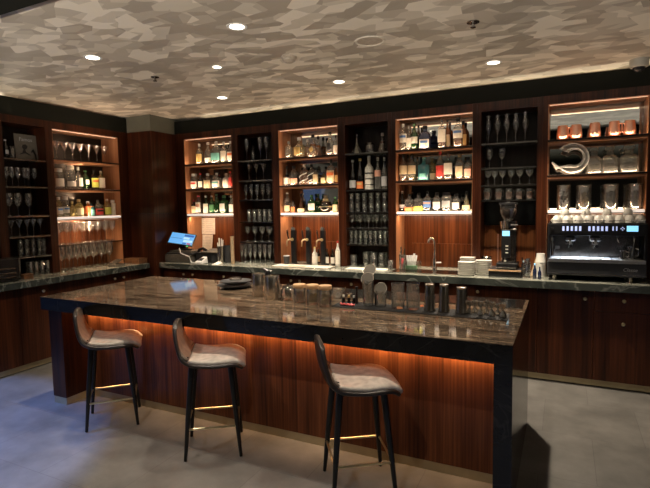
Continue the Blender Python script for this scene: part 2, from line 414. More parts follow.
# ------------------------------------------------------------------ display bays
W_ = .3
def bay_unit(key, label, a0, a1, lo, hi, lit, shelves, wall, top=2.47, panel=None):
    """a0..a1 opening, lo..hi outer edges along the wall; wall 'B' or 'L'."""
    def bx(name, mat, u0, u1, d0, d1, z0, z1, par, bevel=0):
        if wall == 'B': return box(name, mat, u0, u1, YB+d0, YB+d1, z0, z1, par, bevel)
        return box(name, mat, XL-d1, XL-d0, u0, u1, z0, z1, par, bevel)
    mid = (lo+hi)/2
    loc = (mid, YB, .912) if wall == 'B' else (XL, mid, .912)
    t = thing('display_cabinet', label, 'cabinet', loc, 'display bays along the walls')
    Z0 = .912
    bx('side_panel', M['wood'], lo, a0, 0, W_, Z0, ZF, t, .002)
    bx('side_panel', M['wood'], a1, hi, 0, W_, Z0, ZF, t, .002)
    if lit:
        bx('side_lining', M['wood_lip'], a0, a0+.004, .004, W_-.008, Z0, top, t)  # lining added in lightened wood for the glow on the dark sides
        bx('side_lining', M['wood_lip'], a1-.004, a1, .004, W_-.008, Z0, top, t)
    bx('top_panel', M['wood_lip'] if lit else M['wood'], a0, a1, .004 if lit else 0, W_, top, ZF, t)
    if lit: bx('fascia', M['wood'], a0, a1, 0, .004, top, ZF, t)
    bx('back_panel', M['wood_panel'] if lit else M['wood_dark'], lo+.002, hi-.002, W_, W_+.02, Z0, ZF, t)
    if lit:
        bot = shelves[2] if len(shelves) > 2 else shelves[-1]
        bx('mirror', M['mirror' if wall == 'B' else 'mirror_smoked'], a0, a1, W_-.008, W_-.0005, bot, top, t)
    for i, z in enumerate(shelves):
        if lit and i < 2:
            bx('shelf', M['wood_lip'], a0+.004, a1-.004, .004, W_-.01, z-.028, z, t)
            bx('shelf_nosing', M['wood_dark'], a0, a1, -.002, .004, z-.014, z+.002, t)
        elif lit and i == 2:
            bx('shelf', M['glass_shelf'], a0, a1, .02, W_-.01, z-.018, z, t)
            bx('light_edge', M['led_white'], a0+.01, a1-.01, 0, .02, z-.022, z, t)
            bx('shelf_nosing', M['wood_dark'], a0, a1, 0, .02, z-.032, z-.022, t)
        else:
            bx('shelf', M['glass_shelf'] if not lit else M['glass_shelf'], a0, a1, .01, W_-.01, z-.012, z, t)
            bx('shelf_nosing', M['steel_dark'], a0, a1, 0, .01, z-.013, z+.001, t)
    if lit:
        L = (a1-a0)-.03; c = (a0+a1)/2; kp = 2.2 if wall == 'L' else 1
        for i, z in enumerate(shelves[:3]):
            if wall == 'B':
                bx('led_strip', M['led'], a0+.01, a1-.01, .012, .018, z, z+.003, t)
                area('shelf_light', (c, YB+.02, z+.006), L, .012, P_STRIP_UP*L, WARM, (0, .42, 1))
            else:
                bx('led_strip', M['led'], a0+.01, a1-.01, .012, .018, z, z+.003, t)
                area('shelf_light', (XL-.02, c, z+.006), .012, L, P_STRIP_UP*L*kp, WARM, (-.42, 0, 1))
        # strip under the top and under the lit shelf
        for z, pw, d in ((top-.008, P_STRIP_TOP, .03), (shelves[2]-.036, P_STRIP_DOWN, .06)):
            if wall == 'B':
                bx('led_strip', M['led'], a0+.01, a1-.01, d-.004, d+.004, z, z+.004, t)
                area('shelf_light', (c, YB+d, z-.006), L, .012, pw*L, (1, .64, .38), (0, .35, -1))
            else:
                bx('led_strip', M['led'], a0+.01, a1-.01, d-.004, d+.004, z, z+.004, t)
                area('shelf_light', (XL-d, c, z-.006), .012, L, pw*L*kp, (1, .64, .38), (-.35, 0, -1))
    if panel == 'splash':
        bx('splash_panel', M['wood_panel'], a0+.09, a1-.02, W_-.012, W_, Z0, 1.165, t, .002)
    if panel == 'black':
        bx('dark_glass_panel', M['black'], a0+.01, a1-.01, W_-.03, W_, 1.375, 1.60, t)
        bx('lower_back_panel', M['wood_panel'], a0, a1, W_-.02, W_, Z0, 1.365, t)
    return t
LIT = [2.155, 1.835, 1.514]
DRK = [2.155, 1.915, 1.679, 1.411, 1.165]
bays = {}
edges = [-4.60, -3.655, -3.073, -2.219, -1.6415, -.777, -.1935, .672]
spec = [
 ('N2', 'lit wooden display bay of bottles right beside the corner column', -4.455, -3.70, True, LIT, None),
 ('D2', 'unlit narrow bay of stacked glasses left of the beer taps', -3.61, -3.12, False, DRK, None),
 ('N3', 'lit wooden display bay of bottles above the three beer taps', -3.026, -2.263, True, LIT, 'splash'),
 ('D3', 'unlit narrow bay with champagne bottles and tumblers right of the beer taps', -2.175, -1.683, False, [2.155, 1.76, 1.514, 1.34, 1.162], None),
 ('N4', 'lit wooden display bay of whisky bottles above the sink tap', -1.60, -.817, True, LIT, 'splash'),
 ('D4', 'unlit narrow bay of stem glasses above the coffee grinder', -.737, -.238, False, [2.162, 1.93, 1.764, 1.618], 'black'),
 ('N5', 'lit display bay with copper mugs above the espresso machine', -.149, .628, True, LIT, None)]
for i, (k, lab, a0, a1, lit, sh, pn) in enumerate(spec):
    bays[k] = bay_unit(k, lab, a0, a1, edges[i], edges[i+1], lit, sh, 'B', ZT if lit else 2.47, pn)
bays['LL'] = bay_unit('LL', 'lit wooden bay of bottles and martini glasses on the left wall', 3.54, 4.41, 3.497, 4.552, True, [2.16, 1.834, 1.514, 1.205], 'L', ZT)
bays['LD'] = bay_unit('LD', 'unlit bay with a framed cover picture on the left wall', 3.01, 3.455, 2.965, 3.497, False, [2.125, 1.843, 1.542, 1.33, 1.117], 'L', ZT)
bays['LX'] = bay_unit('LX', 'unlit empty bay at the near end of the left wall', 2.10, 2.92, 2.05, 2.965, False, [2.125, 1.843, 1.542, 1.33], 'L', ZT)
bays['BX'] = bay_unit('BX', 'unlit empty bay at the far right end of the back wall', .76, 1.7, .672, 1.75, False, [2.155, 1.835, 1.514], 'B', 2.47)

# ------------------------------------------------------------------ base cabinets, kickboards, worktops
def knob(x, y, z, par, wall='B'):
    m = MB()
    d = (0, -1) if wall == 'B' else (1, 0)
    P = lambda a: (x+d[0]*a, y+d[1]*a, z)
    m.tube([P(0), P(.008), P(.014), P(.022), P(.028), P(.031)], [.006, .006, .012, .0155, .012, .002], 12)
    return m.build('knob', M['brass_bright'], par, loc=(x, y, z))
def base_unit(label, u0, u1, wall, fronts):
    """fronts: list of (kind, u0, u1, z0, z1, knob_u, knob_z)"""
    if wall == 'B':
        t = thing('base_cabinet', label, 'cabinet', ((u0+u1)/2, 4.66, .07), 'base cabinets under the back worktop')
        box('carcass', M['wood_dark'], u0+.001, u1-.001, 4.68, 5.30, .07, .843, t)
    else:
        t = thing('base_cabinet', label, 'cabinet', (-4.78, (u0+u1)/2, .07), 'base cabinets under the left worktop')
        box('carcass', M['wood_dark'], -5.32, -4.80, u0+.001, u1-.001, .07, .843, t)
    for kind, a, b, z0, z1, ku, kz in fronts:
        if wall == 'B':
            d = box(kind, M['wood'], a+.0015, b-.0015, 4.66, 4.68, z0+.0015, z1-.0015, t, .0015)
            if ku is not None: knob(ku, 4.66, kz, d, 'B')
        else:
            d = box(kind, M['wood'], -4.80, -4.78, a+.0015, b-.0015, z0+.0015, z1-.0015, t, .0015)
            if ku is not None: knob(-4.78, ku, kz, d, 'L')
    return t
Z1, Zb = .843, .07
base_unit('base cabinet pair of doors below the payment terminal', -4.59, -3.75, 'B', [('door', -4.59, -4.168, Zb, Z1, -4.239, .776), ('door', -4.168, -3.75, Zb, Z1, -4.095, .776)])
base_unit('base cabinet with one knob below the rolled paper tube', -3.75, -3.07, 'B', [('door', -3.75, -3.07, Zb, Z1, -3.622, .776)])
base_unit('base cabinet under the beer taps', -3.07, -2.22, 'B', [('door', -3.07, -2.645, Zb, Z1, -2.70, .776), ('door', -2.645, -2.22, Zb, Z1, -2.59, .776)])
base_unit('base cabinet with knob seen just left of the perforated strainers', -2.22, -1.62, 'B', [('door', -2.22, -1.62, Zb, Z1, -1.977, .776)])
base_unit('base cabinet under the sink, behind the shakers', -1.62, -.80, 'B', [('door', -1.62, -1.21, Zb, Z1, -1.27, .776), ('door', -1.21, -.80, Zb, Z1, -1.15, .776)])
base_unit('base cabinet under the coffee grinder', -.80, -.20, 'B', [('door', -.80, -.20, Zb, Z1, -.708, .776)])
base_unit('base cabinet with one knob under the left of the espresso machine', -.20, .241, 'B', [('door', -.20, .241, Zb, Z1, .172, .770)])
base_unit('base cabinet with two stacked knobs under the espresso machine', .241, .70, 'B', [('drawer', .241, .70, .668, Z1, .456, .768), ('door', .241, .70, Zb, .668, .454, .575)])
base_unit('base cabinet at the far right end of the back wall', .70, 1.75, 'B', [('drawer', .70, 1.75, .668, Z1, 1.2, .768), ('door', .70, 1.75, Zb, .668, 1.2, .575)])
base_unit('base cabinet beside the column on the left wall', 3.62, 4.55, 'L', [('drawer', 3.62, 4.12, .668, Z1, 4.06, .776), ('drawer', 4.12, 4.55, .668, Z1, 4.19, .776), ('door', 3.62, 4.55, Zb, .668, None, 0)])
base_unit('base cabinet with one knob, left wall behind the end of the island', 2.93, 3.62, 'L', [('door', 2.93, 3.62, Zb, Z1, 3.174, .777)])
base_unit('base cabinet at the near end of the left wall', 2.05, 2.93, 'L', [('door', 2.05, 2.93, Zb, Z1, 2.2, .777)])
struct(box('baseboard_back', M['kick'], -4.598, 1.75, 4.69, 4.71, .012, .07))
struct(box('baseboard_left', M['kick'], -4.83, -4.81, 2.05, 4.555, .012, .07))
for (lab, x0, x1, y0, y1) in (('long grey veined stone worktop running along the back wall', -4.598, 1.77, 4.605, 5.30), ('grey veined stone worktop running along the left wall', -5.33, -4.71, 2.03, 4.555)):
    t = thing('worktop', lab, 'worktop', ((x0+x1)/2, (y0+y1)/2, .844))
    box('stone_edge', M['stone_grey_edge'], x0, x1, y0, y1, .844, .907, t, .002)['label'] = 'darker stone front edge'
    box('stone_top', M['stone_grey'], x0+.002, x1-.002, y0+.002, y1-.002, .907, .910, t)

# ------------------------------------------------------------------ island
t = thing('bar_island', 'large bar island with polished marble top, waterfall end and lit wooden front', 'bar counter', (-2, 3.1, 0))
IX0, IX1, IY0, IY1 = -3.80, -.213, 2.50, 3.72
o = box('marble_top', M['stone'], IX0, IX1, IY0, IY1, .8965, .900, t)
o['label'] = 'polished brown marble top surface'
o = box('slab_edge', M['stone_edge'], IX0, IX1, IY0, IY1, .795, .8965, t, .002)
o['label'] = 'thick black marble edge'
box('seam', M['steel_dark'], -3.586, -3.583, IY0-.0015, IY0+.01, .797, .897, t)
o = box('waterfall_panel', M['stone_edge'], -.302, IX1, IY0, IY1, 0, .795, t, .002)
o['label'] = 'black marble waterfall end'
box('end_panel', M['wood'], -3.795, -3.636, 2.56, 3.66, .058, .795, t, .002)
box('front_panel', M['wood_panel'], -3.636, -.302, 2.80, 2.83, .058, .782, t)
box('rear_panel', M['wood'], -3.636, -.302, 3.60, 3.63, .058, .795, t)
box('kickboard', M['kick'], -3.790, -3.637, 2.563, 3.655, 0, .058, t)
box('kickboard', M['kick'], -3.637, -.303, 2.803, 2.83, 0, .058, t)
box('kickboard', M['kick'], -3.637, -.303, 3.60, 3.62, 0, .058, t)
box('light_rail', M['blackmetal'], -3.636, -.302, 2.755, 2.80, .782, .795, t)
box('valance', M['blackmetal'], -3.636, -.302, 2.750, 2.757, .752, .795, t)  # unseen board added to keep the strip light off the stools
box('led_strip', M['led_island'], -3.62, -.32, 2.775, 2.787, .7795, .782, t)
area('island_strip_light', (-1.97, 2.775, .776), 3.3, .012, P_ISLAND, (1, .56, .26), (0, .8, -1), 130)

# ------------------------------------------------------------------ ceiling fixtures
def downlight(x, y, label, r=.048, power=P_SPOT, z=ZC, col=LAMP, ang=100, blend=1):
    t = thing('ceiling_downlight', label, 'ceiling light', (x, y, z), 'recessed ceiling downlights')
    MB().lathe([(r, -.002), (r*1.35, -.004), (r*1.4, 0)], x, y, z, 24).build('trim_ring', M['white'], t)
    MB().lathe([(0, -.003), (r, -.002)], x, y, z, 24).build('lamp_lens', M['lens'], t)
    l = bpy.data.lights.new('downlight_beam', 'SPOT'); l.energy = power; l.color = col; l.spot_size = math.radians(ang); l.spot_blend = blend; l.shadow_soft_size = .03
    o = bpy.data.objects.new('downlight_beam', l); COL.objects.link(o); o.location = (0, 0, -.012); o.parent = t
    return t
downlight(-1.91, 2.67, 'bright round ceiling downlight nearest the top edge, above the island middle', power=P_NEAR, ang=118, blend=.6)
downlight(-3.25, 2.67, 'bright round ceiling downlight at the left, above the island left end', power=P_NEAR, ang=118, blend=.6)
downlight(-3.27, 4.27, 'round ceiling downlight nearest the corner column, left one of the far row')
downlight(-1.92, 4.28, 'round ceiling downlight in the middle of the far row')
downlight(-.55, 4.35, 'bright round ceiling downlight at the right of the far row', power=P_SPOT*1.3)
downlight(-.55, 2.67, 'round ceiling downlight above the waterfall end of the island, outside the photo', power=P_NEAR, ang=118, blend=.6)
downlight(-2.596, 3.334, 'small round ceiling downlight between the two rows of large ones', .034, 60, ang=110)
for i, (x, pw, col) in enumerate(((-4.25, 650, (.20, .36, 1)), (-2.5, 72, (1, .94, .86)), (-1.0, 74, (1, .92, .82)), (.82, 280, (.25, .42, 1)))):
    downlight(x, 1.05, 'round downlight in the low bulkhead, %s from the left' % ('first', 'second', 'third', 'fourth')[i], z=2.60, power=pw, col=col, ang=75 if i in (0, 3) else 98, blend=.2)
def disc(name, x, y, r, label, cat, mat, kind):
    t = thing(name, label, cat, (x, y, ZC))
    if kind == 'detector':
        MB().lathe([(r*1.1, 0), (r*1.1, -.008), (r*.95, -.014), (r*.9, -.03), (r*.55, -.042), (0, -.044)], x, y, ZC, 24).build('housing', mat, t)
        MB().lathe([(r*.92, -.017), (r*.93, -.021)], x, y, ZC, 24).build('vent_band', M['black'], t)
    elif kind == 'ring':
        MB().lathe([(r*.86, -.001), (r*.9, -.006), (r, -.006), (r*1.04, 0)], x, y, ZC, 28).build('bezel', mat, t)
        MB().lathe([(0, -.004), (r*.86, -.001)], x, y, ZC, 28).build('grille', M['ceil_disc'], t)
    else:
        MB().lathe([(r, 0), (r, -.004), (r*.6, -.006), (0, -.006)], x, y, ZC, 24).build('escutcheon', mat, t)
        MB().lathe([(.010, -.006), (.010, -.03), (.018, -.032), (.018, -.036), (0, -.036)], x, y, ZC, 12).build('sprinkler_head', M['steel_dark'], t)
M['ceil_disc'] = plain('disc_face', (.40, .34, .27), .6)
M['ceil_rim'] = plain('disc_rim', (.62, .57, .48), .5)
disc('smoke_detector', -1.943, 3.39, .055, 'round smoke detector on the ceiling, right of the small downlight', 'smoke detector', M['ceil_disc'], 'detector')
disc('ceiling_speaker', -1.258, 3.348, .105, 'flat round speaker disc with pale rim on the ceiling', 'speaker', M['ceil_rim'], 'ring')
disc('ceiling_sprinkler', -.548, 3.328, .04, 'small dark sprinkler on the ceiling near the right downlight', 'sprinkler', M['steel_dark'], 'spr')
disc('ceiling_sprinkler', -3.261, 3.314, .035, 'small dark sprinkler on the ceiling left, near the left downlight', 'sprinkler', M['steel_dark'], 'spr')
t = thing('dome_camera', 'round pale dome camera under the ceiling at the right corner', 'camera', (.53, 4.86, ZC))
MB().lathe([(.070, 0), (.070, -.055), (.062, -.064), (.05, -.066)], .53, 4.86, ZC, 28).build('housing', M['camgrey'], t)
MB().lathe([(.047, -.064), (.040, -.085), (.022, -.098), (0, -.101)], .53, 4.86, ZC, 24).build('dome', M['black'], t)

# ------------------------------------------------------------------ bar stools (local axes: +x is where the sitter faces)
def smooth(o):
    o.modifiers.clear(); q = o.modifiers.new('subsurf', 'SUBSURF'); q.levels = q.render_levels = 2
def bar_stool(cx, cy, ang, label):
    t = thing('bar_stool', label, 'bar stool', (0, 0, 0), 'leather bar stools at the island')
    prof = [(-.236, .874), (-.244, .850), (-.240, .800), (-.230, .740), (-.217, .690), (-.200, .645), (-.172, .612), (-.135, .600), (-.08, .600), (0, .612), (.07, .622), (.12, .622), (.158, .608), (.182, .580)]
    prof = [(a+.022, b) for a, b in prof]
    nu = 14
    def surf(off, shrink=1.0, z_lift=0):
        rows = []
        for j, (x, z) in enumerate(prof):
            a = prof[max(j-1, 0)]; b = prof[min(j+1, len(prof)-1)]
            tx, tz = b[0]-a[0], b[1]-a[1]; L = math.hypot(tx, tz); nx, nz = -tz/L, tx/L
            if z > .66: wd = .192 - .060*((z-.66)/.21)**1.6
            else: wd = .208 - .030*max(0, (x-.06)/.12)**2
            if off is None: off_ = -.034 + .022*max(0, min(1, (z-.62)/.08))
            else: off_ = off
            back = max(0, min(1, (z-.64)/.12)); bend = max(0, 1-abs(j-6)/4)
            row = []
            for i in range(nu+1):
                u = -1+2*i/nu
                curl = abs(u)**2.5
                px = x + nx*(-off_) + back*.012*curl + bend*.008*curl
                pz = z + nz*(-off_) + bend*.028*curl - (1-back)*(.014*curl if x > 0 else 0) - (.03*curl if j == 0 else 0)
                row.append((px, u*wd*shrink, pz + z_lift))
            rows.append(row)
        return rows
    def sheet(mb, A, B):
        n = len(A); k = nu+1; vs = [p for r in A for p in r]+[p for r in B for p in r]; fs = []; o = n*k
        for j in range(n-1):
            for i in range(nu):
                a = j*k+i
                fs.append((a, a+1, a+1+k, a+k)); fs.append((o+a+1, o+a, o+a+k, o+a+k+1))
        for j in range(n-1):
            a = j*k; fs.append((a, a+k, o+a+k, o+a)); a = j*k+nu; fs.append((a+k, a, o+a, o+a+k))
        for i in range(nu):
            fs.append((i+1, i, o+i, o+i+1)); a = (n-1)*k+i; fs.append((a, a+1, o+a+1, o+a))
        mb.add(vs, fs, True)
    A_, B_ = surf(None, .955), surf(-.002, .955)
    m = MB(); sheet(m, A_[6:], B_[6:]); c = m.build('seat_cushion', M['leather'], t); smooth(c)
    c['label'] = 'light taupe leather seat pad'
    m = MB(); sheet(m, A_[:7], B_[:7]); c = m.build('back_cushion', M['leather_back'], t); smooth(c)
    c['label'] = 'darker brown leather back pad'
    m = MB(); sheet(m, surf(-.012, 1.025), surf(.014, 1.025)); sh = m.build('seat_shell', M['leather_dark'], t); smooth(sh)
    sh['label'] = 'black outer shell'
    # stitched seams across the bend
    for s in (-1, 1):
        MB().tube([(-.164, s*.05, .664), (-.150, s*.115, .655), (-.133, s*.165, .668)], .004, 6).build('seam', M['leather_dark'], t)
    m = MB(); m.tube([(-.13, -.12, .582), (.12, -.11, .596), (.12, .11, .596), (-.13, .12, .582)], .011, 8, closed=True); m.build('under_frame', M['blackmetal'], t)
    for sx in (-1, 1):
        for sy in (-1, 1):
            MB().tube([(sx*.12, sy*.115, .597), (sx*.147, sy*.145, .30), (sx*.173, sy*.172, .004)], [.020, .0165, .0105], 10).build('leg', M['blackmetal'], t)
    z = .20; a, b = .160, .158; r = .02; pts = []
    for (qx, qy, st) in ((1, 1, 0), (-1, 1, 90), (-1, -1, 180), (1, -1, 270)):
        for k in range(4):
            an = math.radians(st+k*30); pts.append((qx*(a-r)+r*math.cos(an), qy*(b-r)+r*math.sin(an), z))
    MB().tube(pts, .007, 8, closed=True).build('footrest', M['brass_bright'], t)
    t.location = (cx, cy, 0); t.rotation_euler = (0, 0, ang)
bar_stool(-3.055, 2.535, math.radians(45), 'leather bar stool nearest the left end of the island')
bar_stool(-2.075, 2.51, math.radians(35), 'leather bar stool in the middle of the row at the island')
bar_stool(-1.03, 2.487, math.radians(34), 'leather bar stool nearest the black waterfall end of the island')

# ------------------------------------------------------------------ placing things on the bays' shelves
ORD = ['first', 'second', 'third', 'fourth', 'fifth', 'sixth', 'seventh', 'eighth', 'ninth', 'tenth', 'eleventh', 'twelfth', 'thirteenth', 'fourteenth']
def place(bay, px, z, depth):
    if bay[0] == 'L': x = XL-depth; y = solve_y(px, x, z)
    else: y = YB+depth; x = solve_x(px, y, z)
    return x, y
BEXT = {'N2': (-4.455, -3.70), 'D2': (-3.61, -3.12), 'N3': (-3.026, -2.263), 'D3': (-2.175, -1.683), 'N4': (-1.60, -.817), 'D4': (-.737, -.238), 'N5': (-.149, .628), 'LL': (3.54, 4.41), 'LD': (3.01, 3.455)}
def clamp(bay, x, y, R):
    a, b = BEXT[bay]
    if bay[0] == 'L': return x, min(max(y, a+R*1.06+.006), b-R*1.06-.006)
    return min(max(x, a+R*1.06+.006), b-R*1.06-.006), y
FACE = {'L': 0.0, 'B': -PI/2}
# bottle outlines: (radius fraction, height fraction)
SH = {
 'gin':    ([(0, 0), (.92, 0), (1, .02), (1, .56), (.93, .64), (.55, .72), (.34, .77), (.30, .90), (.36, .905), (.36, .93), (0, .93)], 2),
 'slim':   ([(0, 0), (.92, 0), (1, .02), (1, .50), (.9, .58), (.48, .70), (.36, .78), (.34, .92), (.40, .925), (.40, .95), (0, .95)], 2),
 'wine':   ([(0, 0), (.9, 0), (1, .02), (1, .55), (.92, .63), (.55, .72), (.36, .80), (.34, .95), (.40, .955), (.40, .97), (0, .97)], 2),
 'champ':  ([(0, 0), (.9, 0), (1, .02), (1, .40), (.9, .52), (.6, .66), (.38, .80), (.34, .95), (.42, .955), (.42, .97), (0, .97)], 2),
 'square': ([(0, 0), (.94, 0), (1, .02), (1, .62), (.9, .68), (.42, .73), (.30, .77), (.30, .90), (.36, .905), (.36, .93), (0, .93)], 5),
 'squat':  ([(0, 0), (.92, 0), (1, .03), (1, .55), (.93, .66), (.6, .74), (.36, .78), (.34, .88), (.42, .885), (.42, .91), (0, .91)], 2.6),
 'orb':    ([(0, 0), (.45, 0), (.7, .06), (.93, .18), (1, .33), (.93, .48), (.65, .62), (.35, .70), (.24, .75), (.22, .88), (.3, .885), (.3, .90), (0, .90)], 2),
 'cone':   ([(0, 0), (.95, 0), (1, .03), (.85, .20), (.6, .42), (.36, .60), (.22, .72), (.20, .88), (.27, .885), (.27, .90), (0, .90)], 2),
 'jar':    ([(0, 0), (.94, 0), (1, .03), (1, .68), (.92, .76), (.7, .82), (.62, .88), (0, .88)], 2),
}
CAPTOP = {'gin': .30, 'slim': .34, 'wine': .36, 'champ': .40, 'square': .30, 'squat': .40, 'orb': .27, 'cone': .25, 'jar': .66}
def fallback_n(r): return 16
def bottle(x, y, z, H, R, shape, body, liquid, label, cap, face, desc, group, lab2=None, lz=(.12, .50), name='liquor_bottle', cat='bottle', lr=1.25, extra=None):
    t = thing(name, desc, cat, (x, y, z), group)
    prof, ex = SH[shape]
    rot = 0
    top = prof[-1][1]
    MB().lathe([(r*R, h*H) for r, h in prof], x, y, z, 20, ex).build('bottle_body', M[body], t)
    if liquid:
        lim = .55; P = []
        for r, h in prof[:-2]:
            if h <= lim: P.append((max(0, r*.9)*R, (h*.94+.03)*H))
        P.append((P[-1][0]*.98, (lim+.01)*H)); P.append((0, (lim+.01)*H))
        MB().lathe(P, x, y, z, 16, ex).build('liquid', M[liquid], t)
    cr = CAPTOP[shape]*R*1.08
    if cap:
        MB().lathe([(cr, top*H-.055*H), (cr*1.06, top*H-.05*H), (cr*1.06, H*.985), (cr*.8, H), (0, H)], x, y, z, 14).build('cap', M[cap], t)
    if label:
        a, b = lz
        q = MB()
        if shape in ('orb',): 
            q.patch(R*1.01, a*H, b*H, x, y, z, face, .55, ex)
        else: q.patch(R*1.025, a*H, b*H, x, y, z, face, lr, ex)
        q.build('label', M[label], t)
        if lab2: MB().patch(R*1.04, (a*.45+b*.55)*H, (a*.18+b*.82)*H, x, y, z, face, lr*.7, ex).build('label_band', M[lab2], t)
    if extra: extra(t, x, y, z, H, R)
    return t
BAYN = {'LL': 'lit left bay', 'N2': 'bay beside column', 'N3': 'bay over taps', 'N4': 'bay over sink', 'N5': 'bay over machine',
        'D2': 'bay left of taps', 'D3': 'bay right of taps', 'D4': 'bay over grinder', 'LD': 'unlit left bay'}
def shelf_bottles(bay, z, row, items, depth=.10):
    for i, it in enumerate(items):
        px, yt, wp, shape, body, liquid, label, cap, desc = it[:9]
        kw = it[9] if len(it) > 9 else {}
        d = kw.pop('d', depth) if kw else depth
        x, y = place(bay, px, z, d)
        R = wp*mpp(x, y, z)/2; H = solve_z(yt, x, y)-z
        x, y = clamp(bay, x, y, R)
        bottle(x, y, z+.001, H, R, shape, body, liquid, label, cap, FACE[bay[0] if bay[0] == 'L' else 'B'],
               '%s, %s from left, %s shelf, %s' % (desc, ORD[i], row, BAYN[bay]), 'bottles in the wall bays', **kw)
T, M2, LO = 'top', 'middle', 'lowest'
def twist(t, x, y, z, H, R):
    for s in (0, PI):
        P = []
        for k in range(17):
            a = s + k/16*2*PI*.9; P.append((x+R*1.06*math.cos(a), y+R*1.06*math.sin(a), z+H*(.06+.52*k/16)))
        MB().tube(P, R*.10, 6).build('glass_ribbon', M['porcelain'], t)
def gold_collar(t, x, y, z, H, R):
    MB().lathe([(R*.5, H*.60), (R*.62, H*.64), (R*.40, H*.70), (R*.5, H*.76), (R*.3, H*.8)], x, y, z, 18).build('gold_collar', M['brass_bright'], t)
    MB().lathe([(R*1.01, H*.30), (R*1.03, H*.33), (R*1.01, H*.36)], x, y, z, 22).build('gold_band', M['brass_bright'], t)
def diamond(t, x, y, z, H, R):
    q = MB(); c = z+H*.32; w = R*.42; h = H*.15; f = y-R*.86
    q.add([(x, f, c-h), (x+w, f+.004, c), (x, f+.02, c+h), (x-w, f+.004, c), (x, f+.01, c-h), (x+w, f+.014, c), (x, f+.03, c+h), (x-w, f+.014, c)],
          [(0, 1, 2, 3), (7, 6, 5, 4), (0, 4, 5, 1), (1, 5, 6, 2), (2, 6, 7, 3), (3, 7, 4, 0)])
    q.build('diamond_label', M['lgold'], t)
shelf_bottles('N2', 2.156, T, [
 (200, 144, 7, 'gin', 'bclear', None, 'lgold', 'white', 'clear bottle with white stopper'),
 (208.7, 142.5, 7.5, 'slim', 'bclear', None, 'lwhite', 'white', 'clear bottle with low white label', {'lz': (.08, .28)}),
 (216.8, 141.5, 9, 'square', 'bclear', None, 'lteal', 'white', 'square bottle with pale teal label', {'lz': (.14, .46)}),
 (224.3, 142, 7, 'gin', 'bclear', None, 'lwhite', 'white', 'clear bottle with tall white label', {'lz': (.1, .56)}),
 (231, 141.5, 7, 'slim', 'bclear', None, 'lwhite', 'white', 'clear bottle half hidden by the post', {'lab2': 'lorange'})])
shelf_bottles('N2', 1.836, M2, [
 (194.7, 173.8, 7.5, 'jar', 'bclear', None, 'lwhite', 'white', 'frosted bottle with red mark', {'lab2': 'lred'}),
 (201, 173.5, 5.5, 'wine', 'bdark', None, 'lwhite', 'lred', 'slim dark bottle with white label', {'lz': (.12, .5)}),
 (208.3, 173.5, 8, 'squat', 'bclear', None, 'lcream', 'white', 'cream labelled clear bottle', {'lz': (.05, .55)}),
 (217, 173, 8, 'square', 'bclear', None, 'lwhite', 'white', 'square bottle with greenish white label', {'lab2': 'lteal'}),
 (226.6, 173.5, 7.5, 'gin', 'porcelain', None, 'lwhite', 'white', 'white patterned bottle'),
 (231, 171.5, 4.6, 'slim', 'bpink', None, 'lred', 'lred', 'red bottle with red cap', {'lz': (.1, .62), 'd': .08})])
shelf_bottles('N2', 1.515, LO, [
 (193.8, 200, 5.5, 'gin', 'bdark', None, 'lcream', 'lred', 'small dark bottle with cream label', {'lz': (.05, .55)}),
 (199, 195.5, 6, 'wine', 'bclear', None, 'lwhite', 'pink', 'bottle with pink top and white label', {'lz': (.08, .62), 'lab2': 'lpink'}),
 (206.5, 195.7, 6, 'slim', 'bgreen', None, 'lwhite', 'white', 'green bottle with white label and white top', {'lz': (.04, .55)}),
 (212.2, 195.7, 5.5, 'wine', 'bgreen', None, 'lgreen', 'white', 'green bottle with white top'),
 (217.3, 194, 6, 'wine', 'bgreen', None, None, 'lgreen', 'all green bottle without label'),
 (224.5, 195.5, 8.5, 'squat', 'bgreen', None, 'lwhite', 'lgreen', 'round green bottle with white badge', {'lz': (.15, .55), 'lr': .7}),
 (231.8, 195.5, 5.5, 'slim', 'bclear', None, 'lwhite', 'lsilver', 'clear bottle beside the post', {'lz': (.08, .5)})])
shelf_bottles('N3', 2.156, T, [
 (289, 141.5, 7.5, 'gin', 'bclear', None, None, 'lsilver', 'clear unlabelled bottle'),
 (299.6, 137.5, 12.5, 'orb', 'bclear', 'byellow', 'lgold', 'white', 'round decanter bottle with white stopper'),
 (308, 139.5, 10, 'orb', 'bclear', 'bamber', None, 'white', 'round clear bottle with white stopper', {'d': .225}),
 (313.3, 134.5, 12.5, 'cone', 'bclear', 'bamber', None, 'black', 'cone decanter with diamond label', {'extra': diamond}),
 (318.5, 136, 9, 'cone', 'bclear', 'bamber', None, 'black', 'amber cone bottle behind the diamond label one', {'d': .225}),
 (330.3, 132, 8.5, 'slim', 'bclear', None, 'lblack', 'black', 'tall clear bottle with black emblem', {'lr': .5, 'lz': (.25, .52)}),
 (336, 135.5, 5, 'gin', 'bclear', None, 'lwhite', 'black', 'clear bottle beside the right post')])
